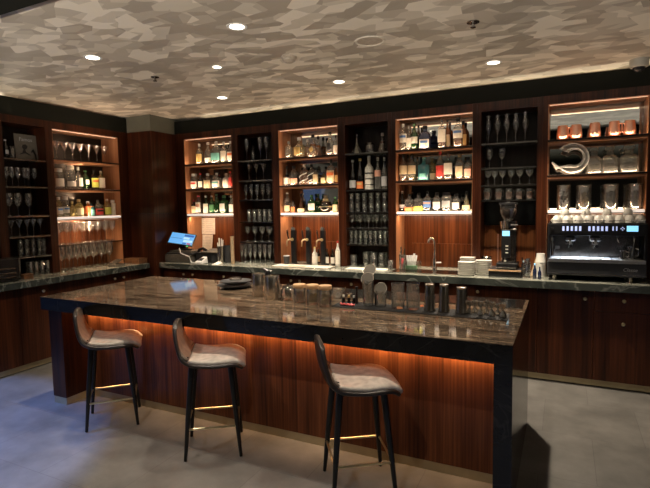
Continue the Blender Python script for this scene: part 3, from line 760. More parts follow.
shelf_bottles('N3', 1.836, M2, [
 (286.7, 166, 7, 'cone', 'bclear', 'bdark', 'lwhite', 'black', 'pear shaped bottle with white badge', {'lz': (.08, .4)}),
 (294.3, 166, 8.5, 'squat', 'bclear', 'bdark', 'lpink', 'black', 'dark bottle with wide pink label', {'lz': (.1, .36)}),
 (304.8, 164.5, 9.5, 'gin', 'bclear', 'bamber', None, 'white', 'twisted bottle with looping glass ribbons', {'extra': twist}),
 (312, 164.5, 8.5, 'gin', 'bclear', 'bbrown', None, 'black', 'second twisted bottle with glass ribbons', {'extra': twist}),
 (316, 168, 5, 'square', 'bclear', 'byellow', 'lcream', 'black', 'narrow square bottle with cream label', {'d': .07, 'lz': (.1, .6)}),
 (324.3, 171.5, 8, 'orb', 'byellow', None, 'lcream', 'black', 'round cream bottle'),
 (331.3, 159.5, 7.5, 'square', 'bclear', 'bamber', 'lcream', 'black', 'tall square bottle with orange and cream label', {'lz': (.1, .55), 'lab2': 'lorange'}),
 (336.3, 166, 4, 'slim', 'bamber', None, 'lgold', 'black', 'amber bottle at the right post', {'d': .12})])
shelf_bottles('N3', 1.515, LO, [
 (287.3, 192.5, 6.5, 'wine', 'bclear', 'bbrown', 'lcream', 'white', 'slim bottle with cream label and white top', {'lz': (.08, .36)}),
 (293.3, 201, 5, 'gin', 'bclear', 'bdark', 'lorange', 'black', 'small bottle with red label', {'lz': (.08, .5)}),
 (301.5, 193.5, 8, 'cone', 'bbrown', None, 'lcream', 'black', 'broad dark decanter with small cream label', {'lz': (.06, .22)}),
 (312, 195, 7.5, 'wine', 'bgreen', None, 'lwhite', 'lgreen', 'green bottle with square white label', {'lz': (.14, .52)}),
 (318.5, 194, 6.5, 'wine', 'bgreen', None, None, 'lgreen', 'green bottle without label', {'d': .225}),
 (326, 195, 13, 'orb', 'bdark', None, None, 'brass_bright', 'ornate round black bottle with gold collar', {'extra': gold_collar, 'name': 'liquor_decanter', 'd': .09}),
 (335.3, 197, 5.5, 'wine', 'bgreen', None, 'lcream', 'lgreen', 'green bottle with cream label by the post', {'lz': (.05, .5)})])
shelf_bottles('N4', 2.156, T, [
 (403.3, 124, 8, 'gin', 'bclear', None, 'lwhite', 'white', 'clear bottle with white and blue label', {'lz': (.3, .62), 'lab2': 'lblue'}),
 (409, 126, 5.5, 'slim', 'bclear', None, 'lwhite', 'lsilver', 'slim clear bottle'),
 (414.4, 124, 7, 'wine', 'bgreen', None, 'lwhite', 'lgreen', 'dark green bottle with white label', {'lz': (.25, .5)}),
 (418.6, 125.5, 5.5, 'wine', 'bdark', None, None, 'black', 'dark bottle in the rear', {'d': .225}),
 (425, 126, 11, 'squat', 'bblue', None, 'lwhite', 'black', 'round navy bottle with white front', {'lz': (.06, .42), 'lab2': 'lblue', 'lr': .9}),
 (442, 118.5, 7.5, 'square', 'bclear', 'bamber', 'lwhite', 'black', 'amber whisky with tall white label', {'lz': (.2, .62)}),
 (447.3, 120.5, 6, 'square', 'bamber', None, 'lcream', 'black', 'amber whisky behind the tall white label one', {'d': .225}),
 (458, 117.5, 9, 'squat', 'bclear', 'bamber', 'lwhite', 'black', 'broad amber whisky with blue band', {'lz': (.3, .6), 'lab2': 'lblue'}),
 (463, 121, 7, 'squat', 'bamber', None, 'lgold', 'black', 'amber bottle behind the blue band one', {'d': .225})])
shelf_bottles('N4', 1.836, M2, [
 (403, 154.5, 8.5, 'gin', 'bclear', 'bamber', 'lcream', 'black', 'amber bottle with cream label', {'lz': (.26, .58)}),
 (408, 155, 5, 'slim', 'bclear', 'byellow', 'lcream', 'black', 'rear bottle with black cap', {'d': .225}),
 (412, 154.5, 8.5, 'gin', 'bclear', 'byellow', 'lcream', 'black', 'pale gold bottle with cream label', {'lz': (.26, .58)}),
 (417.5, 157, 5, 'slim', 'bclear', None, None, 'black', 'rear clear bottle with black cap', {'d': .225}),
 (424, 157.5, 11, 'square', 'bteal', None, 'lteal', 'lteal', 'big square teal bottle', {'lz': (.05, .3), 'lr': .5}),
 (432, 158, 8, 'squat', 'byellow', None, 'lcream', 'brass', 'low bottle with cream label', {'lz': (.05, .32), 'd': .20}),
 (440.2, 151.5, 8.5, 'gin', 'bclear', 'bbrown', 'lred', 'red', 'bottle with red label and red wax top', {'lz': (.12, .50)}),
 (448.3, 154, 8, 'square', 'bclear', 'bbrown', 'lwhite', 'lsilver', 'square bottle with tall white label', {'lz': (.2, .64)}),
 (459.5, 154, 9, 'squat', 'bclear', 'bamber', 'lcream', 'brass', 'broad amber bottle with cream badge', {'lz': (.12, .5), 'lr': .7}),
 (468, 157, 8, 'squat', 'bclear', 'bamber', 'lpink', 'black', 'amber bottle with pinkish badge beside the post', {'lz': (.12, .45), 'lr': .8})])
shelf_bottles('N4', 1.515, LO, [
 (402, 191.5, 6, 'slim', 'bdark', None, 'lsilver', 'white', 'striped black and silver bottle', {'lz': (.2, .35), 'lab2': 'lwhite'}),
 (409.7, 194, 9, 'square', 'bclear', 'bbrown', 'lorange', 'black', 'brown bottle with orange red label', {'lz': (.04, .25)}),
 (418.8, 193, 9, 'square', 'bclear', 'bbrown', 'lyellow', 'black', 'brown bottle with yellow label', {'lz': (.04, .27)}),
 (427.4, 191.5, 7.5, 'square', 'bclear', 'bbrown', 'lblue', 'black', 'brown bottle with blue and red label', {'lz': (.2, .52), 'lab2': 'lpink'}),
 (437, 192.5, 8.5, 'squat', 'bclear', 'bdark', 'lwhite', 'black', 'clear bottle with grey and white label', {'lz': (.15, .5), 'lr': .9}),
 (446.5, 192.5, 10.5, 'jar', 'bclear', None, 'lsilver', 'black', 'wide clear bottle with oval badge', {'lz': (.2, .55), 'lr': .8}),
 (456, 194, 8.5, 'squat', 'bclear', 'bdark', 'lwhite', 'black', 'bottle with black and white badge', {'lz': (.15, .5), 'lr': .8}),
 (466.2, 191.5, 8, 'cone', 'bclear', 'byellow', 'lcream', 'black', 'pale gold bottle beside the right post', {'lz': (.08, .3)})])
shelf_bottles('LL', 1.836, M2, [
 (59.5, 168.5, 9, 'jar', 'bclear', None, 'lwhite', 'white', 'stout frosted jar bottle', {'lz': (.1, .5)}),
 (71, 165.5, 9.5, 'jar', 'bclear', None, 'lwhite', 'lwhite', 'stout clear bottle, low label', {'lz': (.1, .32)}),
 (79, 167, 8.5, 'orb', 'bclear', None, 'lwhite', 'white', 'round frosted bottle with white stopper'),
 (86, 170.5, 7, 'wine', 'bgreen', None, 'lwhite', 'lgreen', 'dark green bottle with white badge', {'lz': (.25, .5), 'lr': .6}),
 (94.5, 170, 7, 'square', 'bdark', None, 'lyellow', 'black', 'black bottle with orange and yellow label', {'lz': (.1, .58), 'lab2': 'lorange'}),
 (101.5, 171, 6, 'square', 'byellow', None, 'lwhite', 'white', 'pale green bottle with white label', {'lz': (.1, .62)})])
shelf_bottles('LL', 1.515, LO, [
 (59.5, 197, 6.5, 'squat', 'byellow', None, 'lwhite', 'white', 'pale gold bottle with blue spot label', {'lz': (.15, .5), 'lab2': 'lblue'}),
 (66, 196.5, 7, 'jar', 'bclear', 'byellow', 'lwhite', 'white', 'clear jar bottle with blue spot', {'lab2': 'lblue', 'lz': (.2, .5)}),
 (73, 201, 7.5, 'orb', 'byellow', None, None, 'brass', 'round pale yellow bottle'),
 (79.5, 199.5, 7.5, 'squat', 'byellow', None, 'lcream', 'brass', 'low pale yellow bottle'),
 (88.5, 201.5, 8.5, 'square', 'bamber', None, 'lorange', 'white', 'orange bottle with arched label', {'lz': (.2, .68)}),
 (92, 203, 4, 'square', 'bteal', None, 'lteal', 'black', 'small teal bottle', {'d': .06}),
 (98.5, 200, 7.5, 'square', 'bclear', 'bdark', 'lred', 'black', 'bottle with black and dark red label', {'lz': (.08, .45), 'lab2': 'lblack'}),
 (107.5, 199, 7.5, 'gin', 'byellow', None, 'lyellow', 'white', 'yellow green bottle with white top', {'lz': (.08, .5)}),
 (114.5, 200, 5, 'jar', 'bclear', None, 'lwhite', 'white', 'narrow white bottle at the right end', {'lz': (.05, .8)})])
def swirl(t, x, y, z, H, R):
    for k in range(3):
        zz = z+H*(.12+.17*k); MB().lathe([(R*1.005, 0), (R*1.06, .008), (R*1.005, .016)], x, y, zz, 18).build('painted_band', M['black'], t)
shelf_bottles('D3', 1.761, 'second', [
 (352.7, 160, 7, 'champ', 'bdark', None, 'lsilver', 'lsilver', 'dark champagne bottle with silver label', {'lz': (.08, .32)}),
 (360.3, 158.5, 7, 'champ', 'bdark', None, 'lorange', 'lgold', 'dark champagne bottle with gold neck shield', {'lz': (.04, .26), 'lab2': 'lgold'}),
 (369.3, 156, 9, 'gin', 'porcelain', None, 'lwhite', 'white', 'white patterned ceramic bottle with ball stopper', {'lz': (.1, .3), 'extra': swirl, 'lr': .6}),
 (378, 157.5, 6.5, 'slim', 'bclear', None, 'lpink', 'lsilver', 'clear bottle with pink neck label', {'lz': (.40, .6)}),
 (384.5, 157.5, 6, 'slim', 'bclear', None, 'lsilver', 'white', 'slim clear bottle with white top', {'lz': (.1, .4)})])
shelf_bottles('LD', 2.126, T, [(6.2, 139.5, 5.5, 'wine', 'bdark', None, 'lsilver', 'white', 'small dark bottle with pale badge', {'lz': (.25, .45), 'lr': .6})])

# ------------------------------------------------------------------ glassware
GP = {
 'wine_glass':     [(0, 0), (.72, .0), (.72, .012), (.12, .035), (.08, .05), (.07, .42), (.3, .46), (.80, .58), (1, .74), (.95, .88), (.80, 1)],
 'martini_glass':  [(0, 0), (.62, 0), (.62, .012), (.10, .04), (.05, .06), (.05, .50), (.10, .53), (1, 1)],
 'coupe_glass':    [(0, 0), (.62, 0), (.62, .02), (.10, .05), (.07, .08), (.07, .52), (.45, .58), (.85, .74), (1, 1)],
 'flute_glass':    [(0, 0), (.85, 0), (.85, .012), (.15, .035), (.12, .30), (.5, .36), (.95, .6), (.85, 1)],
 'tulip_glass':    [(0, 0), (.80, 0), (.80, .012), (.14, .035), (.10, .30), (.3, .36), (.75, .50), (1, .62), (.92, .72), (.5, .83), (.62, .93), (.55, 1)],
 'tumbler':        [(0, 0), (.86, 0), (.90, .02), (1, 1), (.94, 1), (.84, .12), (0, .10)],
 'highball_glass': [(0, 0), (.90, 0), (.92, .01), (1, 1), (.95, 1), (.86, .07), (0, .06)],
}
GC = {}
def glass_mesh(kind, R, H):
    k = (kind, round(R, 3), round(H, 3))
    if k not in GC:
        GC[k] = MB().lathe([(r*R, h*H) for r, h in GP[kind]], 0, 0, 0, 16).mesh(kind, Vector((0, 0, 0)), M['glass'])
    return GC[k]
CATS = {'wine_glass': 'wine glass', 'martini_glass': 'martini glass', 'coupe_glass': 'coupe glass', 'flute_glass': 'flute glass', 'tulip_glass': 'stem glass', 'tumbler': 'tumbler', 'highball_glass': 'highball glass', 'milk_jug': 'jug'}
WORD = {'wine_glass': 'clear wine glass', 'martini_glass': 'clear martini glass', 'coupe_glass': 'clear coupe glass', 'flute_glass': 'clear flute glass', 'tulip_glass': 'tulip shaped stem glass', 'tumbler': 'clear tumbler', 'highball_glass': 'clear highball glass'}
def put_glass(kind, x, y, z, R, H, label, group, mat=None):
    me = glass_mesh(kind, R, H)
    o = bpy.data.objects.new(kind, me); COL.objects.link(o); o.location = (x, y, z+.001)
    return tag(o, label, CATS[kind], group)
def glass_row(bay, z, where, kind, pxs, ytop, wp, depths=(.08,), layers=1, jit=0):
    """pxs: columns of the front row; further rows stand behind; layers: stacked on one another."""
    x0, y0 = place(bay, pxs[0], z, depths[0])
    H1 = (solve_z(ytop, x0, y0)-z)/layers; R = wp*mpp(x0, y0, z)/2
    g = '%s, %s, %s' % (CATS[kind]+('s' if not kind.endswith('glass') else 'es'), where, BAYN[bay])
    for r, d in enumerate(depths):
        for i, px in enumerate(pxs):
            x, y = place(bay, px, z, depths[0])
            if bay[0] == 'L': x = XL-d; y += r*R*.9
            else: y = YB+d; x += r*R*.5
            x, y = clamp(bay, x, y, R)
            for L in range(layers):
                if len(depths) == 1 and layers == 1: pos = '%s from left' % ORD[i]
                elif layers == 1: pos = '%s from left, %s row' % (ORD[i], ['front', 'rear'][r])
                elif len(depths) == 1: pos = '%s from left, %s layer' % (ORD[i], ['lower', 'upper'][L])
                else: pos = '%s from left, %s row, %s layer' % (ORD[i], ['front', 'rear'][r], ['lower', 'upper'][L])
                w_ = where if 'counter' in where else where+' shelf'
                put_glass(kind, x, y, z+L*H1, R, H1*.985, '%s, %s, %s, %s' % (WORD[kind].replace('clear ', '') if layers > 1 else WORD[kind], pos, w_, BAYN[bay]), g)
def lin(a, b, n): return [a+(b-a)*i/(n-1) for i in range(n)]
glass_row('LL', 2.161, 'top', 'martini_glass', [57, 65, 73, 81, 89, 97.2, 105], 141, 8.6, (.10,))
glass_row('LL', 1.206, 'fourth', 'coupe_glass', lin(60, 113, 8), 222.5, 7, (.07, .20))
glass_row('LL', .911, 'counter', 'wine_glass', lin(62, 110, 7), 246.5, 8, (.04, .17))
glass_row('LD', 2.126, 'top', 'tumbler', [12.5], 146, 5, (.08,))
glass_row('LD', 1.844, 'second', 'wine_glass', [7, 12.5, 18.5, 25, 28.5, 35], 166.5, 5.5, (.09,))
glass_row('LD', 1.543, 'third', 'wine_glass', [10, 18.5, 29.5], 193, 8, (.10,))
glass_row('LD', 1.331, 'fourth', 'martini_glass', [12, 20, 28, 34, 41], 219.5, 7.5, (.10,))
glass_row('LD', 1.118, 'fifth', 'tumbler', lin(21, 46, 5), 239.5, 5.2, (.08,), 2)
glass_row('LD', .911, 'counter', 'tumbler', lin(31, 48, 4), 262, 5, (.03, .11))
glass_row('D2', 2.156, 'top', 'wine_glass', [247, 260.5, 266.5], 138.5, 5.5, (.10,))
glass_row('D2', 2.156, 'top rear', 'tumbler', [253.5], 145, 5, (.16,))
glass_row('D2', 1.916, 'second', 'martini_glass', [249.3, 256.5, 263.8], 164.5, 6, (.10,))
glass_row('D2', 1.680, 'third', 'flute_glass', lin(246, 269, 5), 184.5, 4.2, (.08, .17))
glass_row('D2', 1.412, 'fourth', 'tumbler', lin(249.5, 270, 5), 209.5, 4.6, (.08, .18))
glass_row('D2', 1.166, 'fifth', 'coupe_glass', lin(248, 270, 4), 226.5, 5.6, (.08, .19))
glass_row('D2', .911, 'counter', 'flute_glass', lin(240.5, 270, 7), 244, 4.4, (-.02, .08))
glass_row('D3', 1.515, 'third', 'tumbler', lin(351, 385, 6), 193.5, 5.2, (.08,), 2)
glass_row('D3', 1.341, 'fourth', 'wine_glass', lin(352, 385, 5), 214.5, 6, (.08, .18))
glass_row('D3', 1.163, 'fifth', 'highball_glass', lin(351, 385.5, 8), 230.5, 4.4, (.07, .17))
glass_row('D4', 2.163, 'top', 'tulip_glass', [488.3, 497.3, 506.5, 515.6, 525], 114.5, 6.5, (.10,))
glass_row('D4', 1.931, 'second', 'wine_glass', [489.3, 501.8], 148.5, 7, (.10,))
glass_row('D4', 1.765, 'third', 'coupe_glass', [488, 494.5, 502.3, 511, 519.6, 529.3], 171, 7, (.09,))
# counter glasses outside the bays' own rows
def counter_xy(px, z, y): return solve_x(px, y, z), y
def upright(kind, px, yt, wp, y, z, label, group=None):
    x = solve_x(px, y, z); R = wp*mpp(x, y, z)/2; H = solve_z(yt, x, y)-z
    return put_glass(kind, x, y, z, R, H, label, group)
ZW = .910
upright('tumbler', 353.8, 255, 7.5, 5.04, ZW, 'single clear tumbler on the counter, left of the tumbler group')
for i, (px, d, yt) in enumerate([(366.5, 5.06, 252), (374, 5.05, 252.5), (382, 5.06, 253), (370, 5.14, 251.5), (386, 5.14, 252.5)]):
    upright('tumbler', px, yt, 7.5, d, ZW, 'clear tumbler in the counter group right of taps, %s, %s' % (['left one', 'middle one', 'right one', 'left one', 'right one'][i], 'front' if i < 3 else 'rear'), 'tumblers on the counter')
upright('tumbler', 390.5, 260.5, 5.5, 4.78, ZW, 'small clear glass alone near the counter edge, behind the mixing glasses')

# ------------------------------------------------------------------ copper mugs, candle mugs, jars
def mug(x, y, z, R, H, mat, label, group, ang=0, name='copper_mug', cat='mug', fill=None):
    t = thing(name, label, cat, (x, y, z), group)
    MB().lathe([(0, 0), (.72*R, 0), (.98*R, .12*H), (R, .35*H), (.86*R, .75*H), (.80*R, H), (.74*R, H), (.9*R, .35*H), (.66*R, .06*H), (0, .06*H)], x, y, z, 20).build('mug_body', mat, t)
    c, s = math.cos(ang), math.sin(ang)
    MB().tube([(x+c*q*R, y+s*q*R, z+h*H) for q, h in ((.84, .82), (1.05, .84), (1.24, .7), (1.24, .45), (1.1, .29), (.97, .26))], R*.10, 6).build('handle', mat, t)
    if fill: MB().lathe([(0, .1*H), (.7*R, .1*H), (.8*R, .3*H), (.72*R, .7*H), (0, .7*H)], x, y, z, 14).build('copper_sleeve', fill, t)
    return t
for i, (px, ang) in enumerate([(562.5, 0), (576, PI), (594.5, -PI/2), (614, 0), (629.5, PI)]):
    y = YB+.10; x = solve_x(px, y, 2.156); H = solve_z([126, 125, 123, 121.5, 120.5][i], x, y)-2.156
    mug(x, y, 2.157, 5.6*mpp(x, y, 2.15), H, M['copper'], 'hammered copper mug on the top shelf over the espresso machine, %s from left' % ORD[i], 'copper mugs on the top shelf', ang)
for i, px in enumerate([486.7, 498.5, 508.8, 519, 529.5]):
    y = YB+.09; x = solve_x(px, y, 1.62); H = solve_z(188.5, x, y)-1.62
    mug(x, y, 1.620, 3.9*mpp(x, y, 1.6), H, M['glass'], 'glass mug with copper sleeve over the grinder, %s from left' % ORD[i], 'glass and copper mugs in the unlit bay', 0, 'glass_mug', 'mug', M['copper'])
def apothecary(px, yt, wp, label):
    z = 1.8415; y = YB+.10; x = solve_x(px, y, z); R = wp*mpp(x, y, z)/2; H = solve_z(yt, x, y)-z
    t = thing('glass_decanter', label, 'decanter', (x, y, z), 'square glass decanters')
    MB().lathe([(0, 0), (.95*R, 0), (R, .03*H), (R, .52*H), (.8*R, .62*H), (.42*R, .68*H), (.42*R, .76*H), (.5*R, .78*H), (0, .78*H)], x, y, z, 24, 5, rot=.12).build('decanter_body', M['bclear'], t)
    MB().lathe([(0, .78*H), (.38*R, .78*H), (.40*R, .82*H), (.62*R, .86*H), (.62*R, .97*H), (.5*R, H), (0, H)], x, y, z, 16, 4).build('stopper', M['bclear'], t)
    MB().lathe([(0, .03*H), (.88*R, .03*H), (.88*R, .16*H), (0, .18*H)], x, y, z, 16, 5, rot=.12).build('clear_contents', M['bclear'], t)
for i, (px, yt, wp) in enumerate([(593.7, 147.5, 13), (609.5, 146, 14), (628.4, 145, 16)]):
    apothecary(px, yt, wp, 'square glass decanter with stopper, second shelf over machine, %s from left' % ORD[i])
def tall_jar(px, yt, wp, fill, label):
    z = 1.515; y = YB+.10; x = solve_x(px, y, z); R = wp*mpp(x, y, z)/2; H = solve_z(yt, x, y)-z
    t = thing('glass_jar', label, 'jar', (x, y, z+.001), 'tall glass jars')
    MB().lathe([(0, 0), (.95*R, 0), (R, .02*H), (R, .97*H), (.93*R, H), (.93*R, .9*H), (.93*R, .04*H), (0, .03*H)], x, y, z, 22).build('jar_body', M['glass'], t)
    MB().lathe([(0, .955*H), (.99*R, .955*H), (1.04*R, .97*H), (1.02*R, 1.02*H), (0, 1.03*H)], x, y, z, 22).build('jar_lid', M['bclear'], t)
    rr = random.Random(int(px))
    if fill:
        m = MB()
        for k in range(34):
            a = rr.random()*2*PI; q = R*.68*math.sqrt(rr.random()); h = .04+rr.random()*(.62 if fill != 'lorange' else .55); s = R*.20
            m.lathe([(0, -s), (s*.8, -s*.6), (s, 0), (s*.8, s*.6), (0, s)], x+q*math.cos(a), y+q*math.sin(a), z+h*H+s, 7)
        o = m.build('dried_contents', M[fill], t); o['kind'] = 'stuff'
    for k in range(3):
        a = rr.random()*6; dx = R*.5*math.cos(a)
        MB().tube([(x-dx, y-.3*R, z+.15*H), (x+dx, y+.2*R, z+(.6+.08*k)*H)], .003, 5).build('stirrer', M['steel'], t)
for px, yt, wp, fl, lb in [(563, 185.5, 12, 'lsilver', 'tall glass jar with dark grey contents, leftmost of the four over the machine'),
                           (583.5, 185.5, 13, 'kraft', 'tall glass jar with orange brown contents over the espresso machine'),
                           (610.3, 184.5, 13.5, None, 'tall empty looking glass jar, third of the four over the machine'),
                           (635, 184, 13, None, 'tall glass jar at the right end over the machine')]:
    tall_jar(px, yt, wp, fl, lb)
# coil of pale tube on the second shelf
t = thing('coiled_tube', 'coil of pale translucent tubing on the shelf over the espresso machine', 'tubing', (solve_x(568, YB+.08, 1.84), YB+.08, 1.842))
zc = 1.842
cxx = solve_x(572, YB+.06, 1.95)
for k in range(6):
    R_ = .130-.011*k; P = []; yk = YB+.035+.018*(k % 4)
    for i in range(22):
        a = math.radians(140-(i/21)*(235+4*k)); P.append((cxx+R_*math.cos(a)+.004*k, yk+.004*math.sin(i), zc+.145+.001*k+R_*math.sin(a)))
    e = P[-1]; tx, tz = cxx-.165+.006*k, zc+.115-.012*k
    tx = max(tx, -.132)
    for i in range(1, 6): P.append((e[0]+(tx-e[0])*i/5, yk, max(zc+.012, e[2]+(tz-e[2])*(i/5)**1.4)))
    MB().tube(P, .0085, 8).build('tube_loop', M['white'], t)

# ------------------------------------------------------------------ unlit bays: decanters and picture
def simple(name, cat, label, mat, prof, px, yt, wp, y, z, group=None, n=20, ex=2):
    x = solve_x(px, y, z); R = wp*mpp(x, y, z)/2; H = solve_z(yt, x, y)-z
    o = MB().lathe([(r*R, h*H) for r, h in prof], x, y, z, n, ex).build(name, M[mat], None, (x, y, z))
    return tag(o, label, cat, group), x, H, R
simple('wine_decanter', 'decanter', 'swan necked glass decanter on the top shelf right of the taps', 'glass', [(0, 0), (.9, 0), (1, .04), (.8, .18), (.35, .38), (.14, .6), (.12, .85), (.25, 1)], 357, 134, 11, YB+.12, 2.157)
t = thing('lidded_jar', 'low round lidded glass jar on the top shelf right of the taps', 'jar', (solve_x(370, YB+.12, 2.157), YB+.12, 2.157))
x_ = t.location.x; q_ = mpp(x_, YB+.12, 2.1)
MB().lathe([(0, 0), (4*q_, 0), (4.6*q_, .02), (4.4*q_, .085), (3.4*q_, .10)], x_, YB+.12, 2.157, 18).build('jar_body', M['glass'], t)
MB().lathe([(3.6*q_, .10), (3.6*q_, .112), (0, .118)], x_, YB+.12, 2.157, 18).build('jar_lid', M['steel_dark'], t)
bottle(solve_x(382.5, YB+.12, 2.157), YB+.12, 2.157, .21, .055, 'cone', 'bclear', 'bbrown', None, 'lsilver', -PI/2, 'wide based brown spirit decanter, top shelf right of the taps', None, name='spirit_decanter', cat='decanter')
# framed cover picture
zb = 2.126; xp = XL-.13
ya, yb_ = solve_y(16.5, xp, zb), solve_y(38.5, xp, zb)
t = thing('cover_picture', 'grey framed cover picture with two dancing figures, top shelf of the unlit left bay', 'picture', (xp, (ya+yb_)/2, zb+.001))
zt_ = solve_z(133, xp, ya)
def pl(mb, y0, y1, z0, z1, off=0):
    def P(y, z, k): return (xp-(z-zb)*.08+off+k, y, z)
    mb.hull8([P(y0, z0, -.004), P(y0, z0, 0), P(y1, z0, -.004), P(y1, z0, 0), P(y0, z1, -.004), P(y0, z1, 0), P(y1, z1, -.004), P(y1, z1, 0)]); return mb
pl(MB(), ya, yb_, zb, zt_).build('cover_board', M['cover'] if 'cover' in M else plain('cover_grey', (.16, .145, .12), .5), t)
Wd, Hd = yb_-ya, zt_-zb
def blob(pts, name, mat):
    vs = [(xp-(h*Hd)*.08+.0015, ya+u*Wd, zb+h*Hd) for u, h in pts]; vs2 = [(v[0]+.002, v[1], v[2]) for v in vs]; n = len(pts)
    MB().add(vs+vs2, [tuple(range(n))[::-1], tuple(range(n, 2*n))]+[(i, (i+1) % n, n+(i+1) % n, n+i) for i in range(n)]).build(name, mat, t)
blob([(.10, .20), (.30, .30), (.36, .42), (.30, .50), (.34, .60), (.48, .62), (.56, .54), (.50, .44), (.44, .42), (.46, .33), (.66, .22), (.62, .20), (.42, .27), (.30, .25)], 'figure', M['black'])
blob([(.68, .32), (.74, .42), (.82, .46), (.86, .36), (.92, .26), (.94, .02), (.86, .02), (.84, .24), (.78, .34)], 'figure', M['black'])
def text(s, size, mat, parent, loc, rot, name='lettering', ext=.0008, italic=0):
    c = bpy.data.curves.new(name, 'FONT'); c.body = s; c.size = size; c.extrude = ext; c.align_x = 'CENTER'; c.align_y = 'CENTER'; c.shear = italic
    o = bpy.data.objects.new(name+'_src', c); COL.objects.link(o)
    dg = bpy.context.evaluated_depsgraph_get(); me = bpy.data.meshes.new_from_object(o.evaluated_get(dg))
    bpy.data.objects.remove(o); me.materials.clear(); me.materials.append(mat)
    me.name = name; r = bpy.data.objects.new(name, me); COL.objects.link(r)
    if parent: r.parent = parent; r.location = Vector(loc)-origin(parent); WP[r.name] = Vector(loc)
    else: r.location = loc
    r.rotation_euler = rot; return r
text('Famos', .055, M['lsilver'], t, (xp-.8*Hd*.08+.003, ya+.5*Wd, zb+.80*Hd), (PI/2, 0, PI/2))

# ------------------------------------------------------------------ things on the left worktop
t = thing('slatted_appliance', 'black slatted countertop appliance with a chrome bar handle, far left', 'appliance', (-4.93, 2.80, ZW+.001))
yA, yB_ = 2.35, solve_y(21, -4.80, 1.0)
zA = solve_z(258.5, -4.80, yB_-.05)
box('housing', M['black'], -4.995, -4.80, yA, yB_, ZW+.012, zA, t, .006)
for k in range(3):
    box('rib', M['steel_dark'], -4.80, -4.793, yA+.02, yB_-.05, ZW+.035+k*.045, ZW+.050+k*.045, t, .002)
MB().tube([(-4.80, yB_-.025, ZW+.04), (-4.775, yB_-.025, ZW+.04), (-4.775, yB_-.025, zA-.015), (-4.80, yB_-.025, zA-.015)], .008, 8).build('handle', M['chrome'], t)
for yy in (yA+.04, yB_-.05):
    for xx in (-4.97, -4.84): MB().cyl(xx, yy, ZW+.001, ZW+.014, .012, 10).build('foot', M['rubber'], t)
t = thing('potted_herb', 'small jar of pale leaves standing on the slatted appliance', 'plant', (-4.90, yB_-.19, zA+.001))
MB().lathe([(0, 0), (.03, 0), (.036, .05), (.034, .055), (.028, .01)], -4.90, yB_-.19, zA+.001, 14).build('pot', M['glass'], t)
m = MB()
for k in range(26):
    a = random.random()*6.28; e = random.random(); L = .05+.03*random.random(); bx_, by_, bz_ = -4.90, yB_-.19, zA+.045
    tip = (bx_+math.cos(a)*L*(1-e*.7), by_+math.sin(a)*L*(1-e*.7), bz_+L*(.3+e)); s = .009
    mid_ = tuple((p+q)/2 for p, q in zip((bx_, by_, bz_), tip))
    m.add([(bx_, by_, bz_), (mid_[0]-math.sin(a)*s, mid_[1]+math.cos(a)*s, mid_[2]+.004), tip, (mid_[0]+math.sin(a)*s, mid_[1]-math.cos(a)*s, mid_[2]+.004)], [(0, 1, 2, 3)])
m.build('leaves', plain('pale_leaf', (.30, .32, .20), .6), t)
def crate(name, label, cat, mat, x0, x1, y0, y1, z0, z1, lidmat=None):
    t = thing(name, label, cat, ((x0+x1)/2, (y0+y1)/2, z0))
    box('box_body', mat, x0, x1, y0, y1, z0, z0+(z1-z0)*.72, t, .002)
    box('box_lid', lidmat or mat, x0-.003, x1+.003, y0-.003, y1+.003, z0+(z1-z0)*.74, z1, t, .003)
    return t
yk = solve_y(27, -4.86, ZW)
crate('wooden_box', 'tiny wooden box between the slatted appliance and the tumblers', 'box', M['woodbox'], -4.91, -4.83, yk-.05, yk+.05, ZW+.001, ZW+.05)
crate('wooden_box', 'low wide wooden box at the foot of the corner column', 'box', M['woodbox'], -4.99, -4.74, 4.41, 4.548, ZW+.001, ZW+.065)
yk = solve_y(116, -4.86, ZW)
t = thing('countertop_scale', 'small grey scale with raised plate left of the low wooden box', 'scale', (-4.86, yk, ZW+.001))
box('scale_base', M['greybox'], -4.93, -4.79, yk-.07, yk+.07, ZW+.001, ZW+.025, t, .004)
MB().hull8([(-4.92, yk-.06, ZW+.027), (-4.80, yk-.06, ZW+.027), (-4.92, yk+.06, ZW+.075), (-4.80, yk+.06, ZW+.075), (-4.92, yk-.06, ZW+.033), (-4.80, yk-.06, ZW+.033), (-4.92, yk+.06, ZW+.081), (-4.80, yk+.06, ZW+.081)]).build('scale_plate', M['steel'], t)

# ------------------------------------------------------------------ payment corner on the back worktop
Y_ = 4.80
xa, xb = solve_x(163.5, 4.72, ZW), solve_x(190, 4.72, ZW)
t = thing('cash_drawer', 'flat grey cash drawer under the payment screen', 'cash drawer', ((xa+xb)/2, 4.86, ZW+.001))
box('drawer_case', M['greybox'], xa, xb, 4.72, 4.965, ZW+.001, ZW+.095, t, .004)
box('drawer_front', M['greybox'], xa+.01, xb-.01, 4.714, 4.72, ZW+.012, ZW+.08, t, .002)
MB().cyl(0, 0, 0, .004, .008, 10); MB().tube([((xa+xb)/2, 4.714, ZW+.045), ((xa+xb)/2, 4.708, ZW+.045)], .008, 10).build('lock', M['steel'], t)
t = thing('flat_tray_stack', 'dark flat trays stacked on the grey cash drawer', 'tray', ((xa+xb)/2+.03, 4.86, ZW+.097))
box('tray', M['darkgrey'], xa+.03, xb+.02, 4.74, 4.96, ZW+.097, ZW+.118, t, .004)
box('tray', M['greybox'], xa+.07, xb-.02, 4.76, 4.97, ZW+.120, ZW+.145, t, .004)
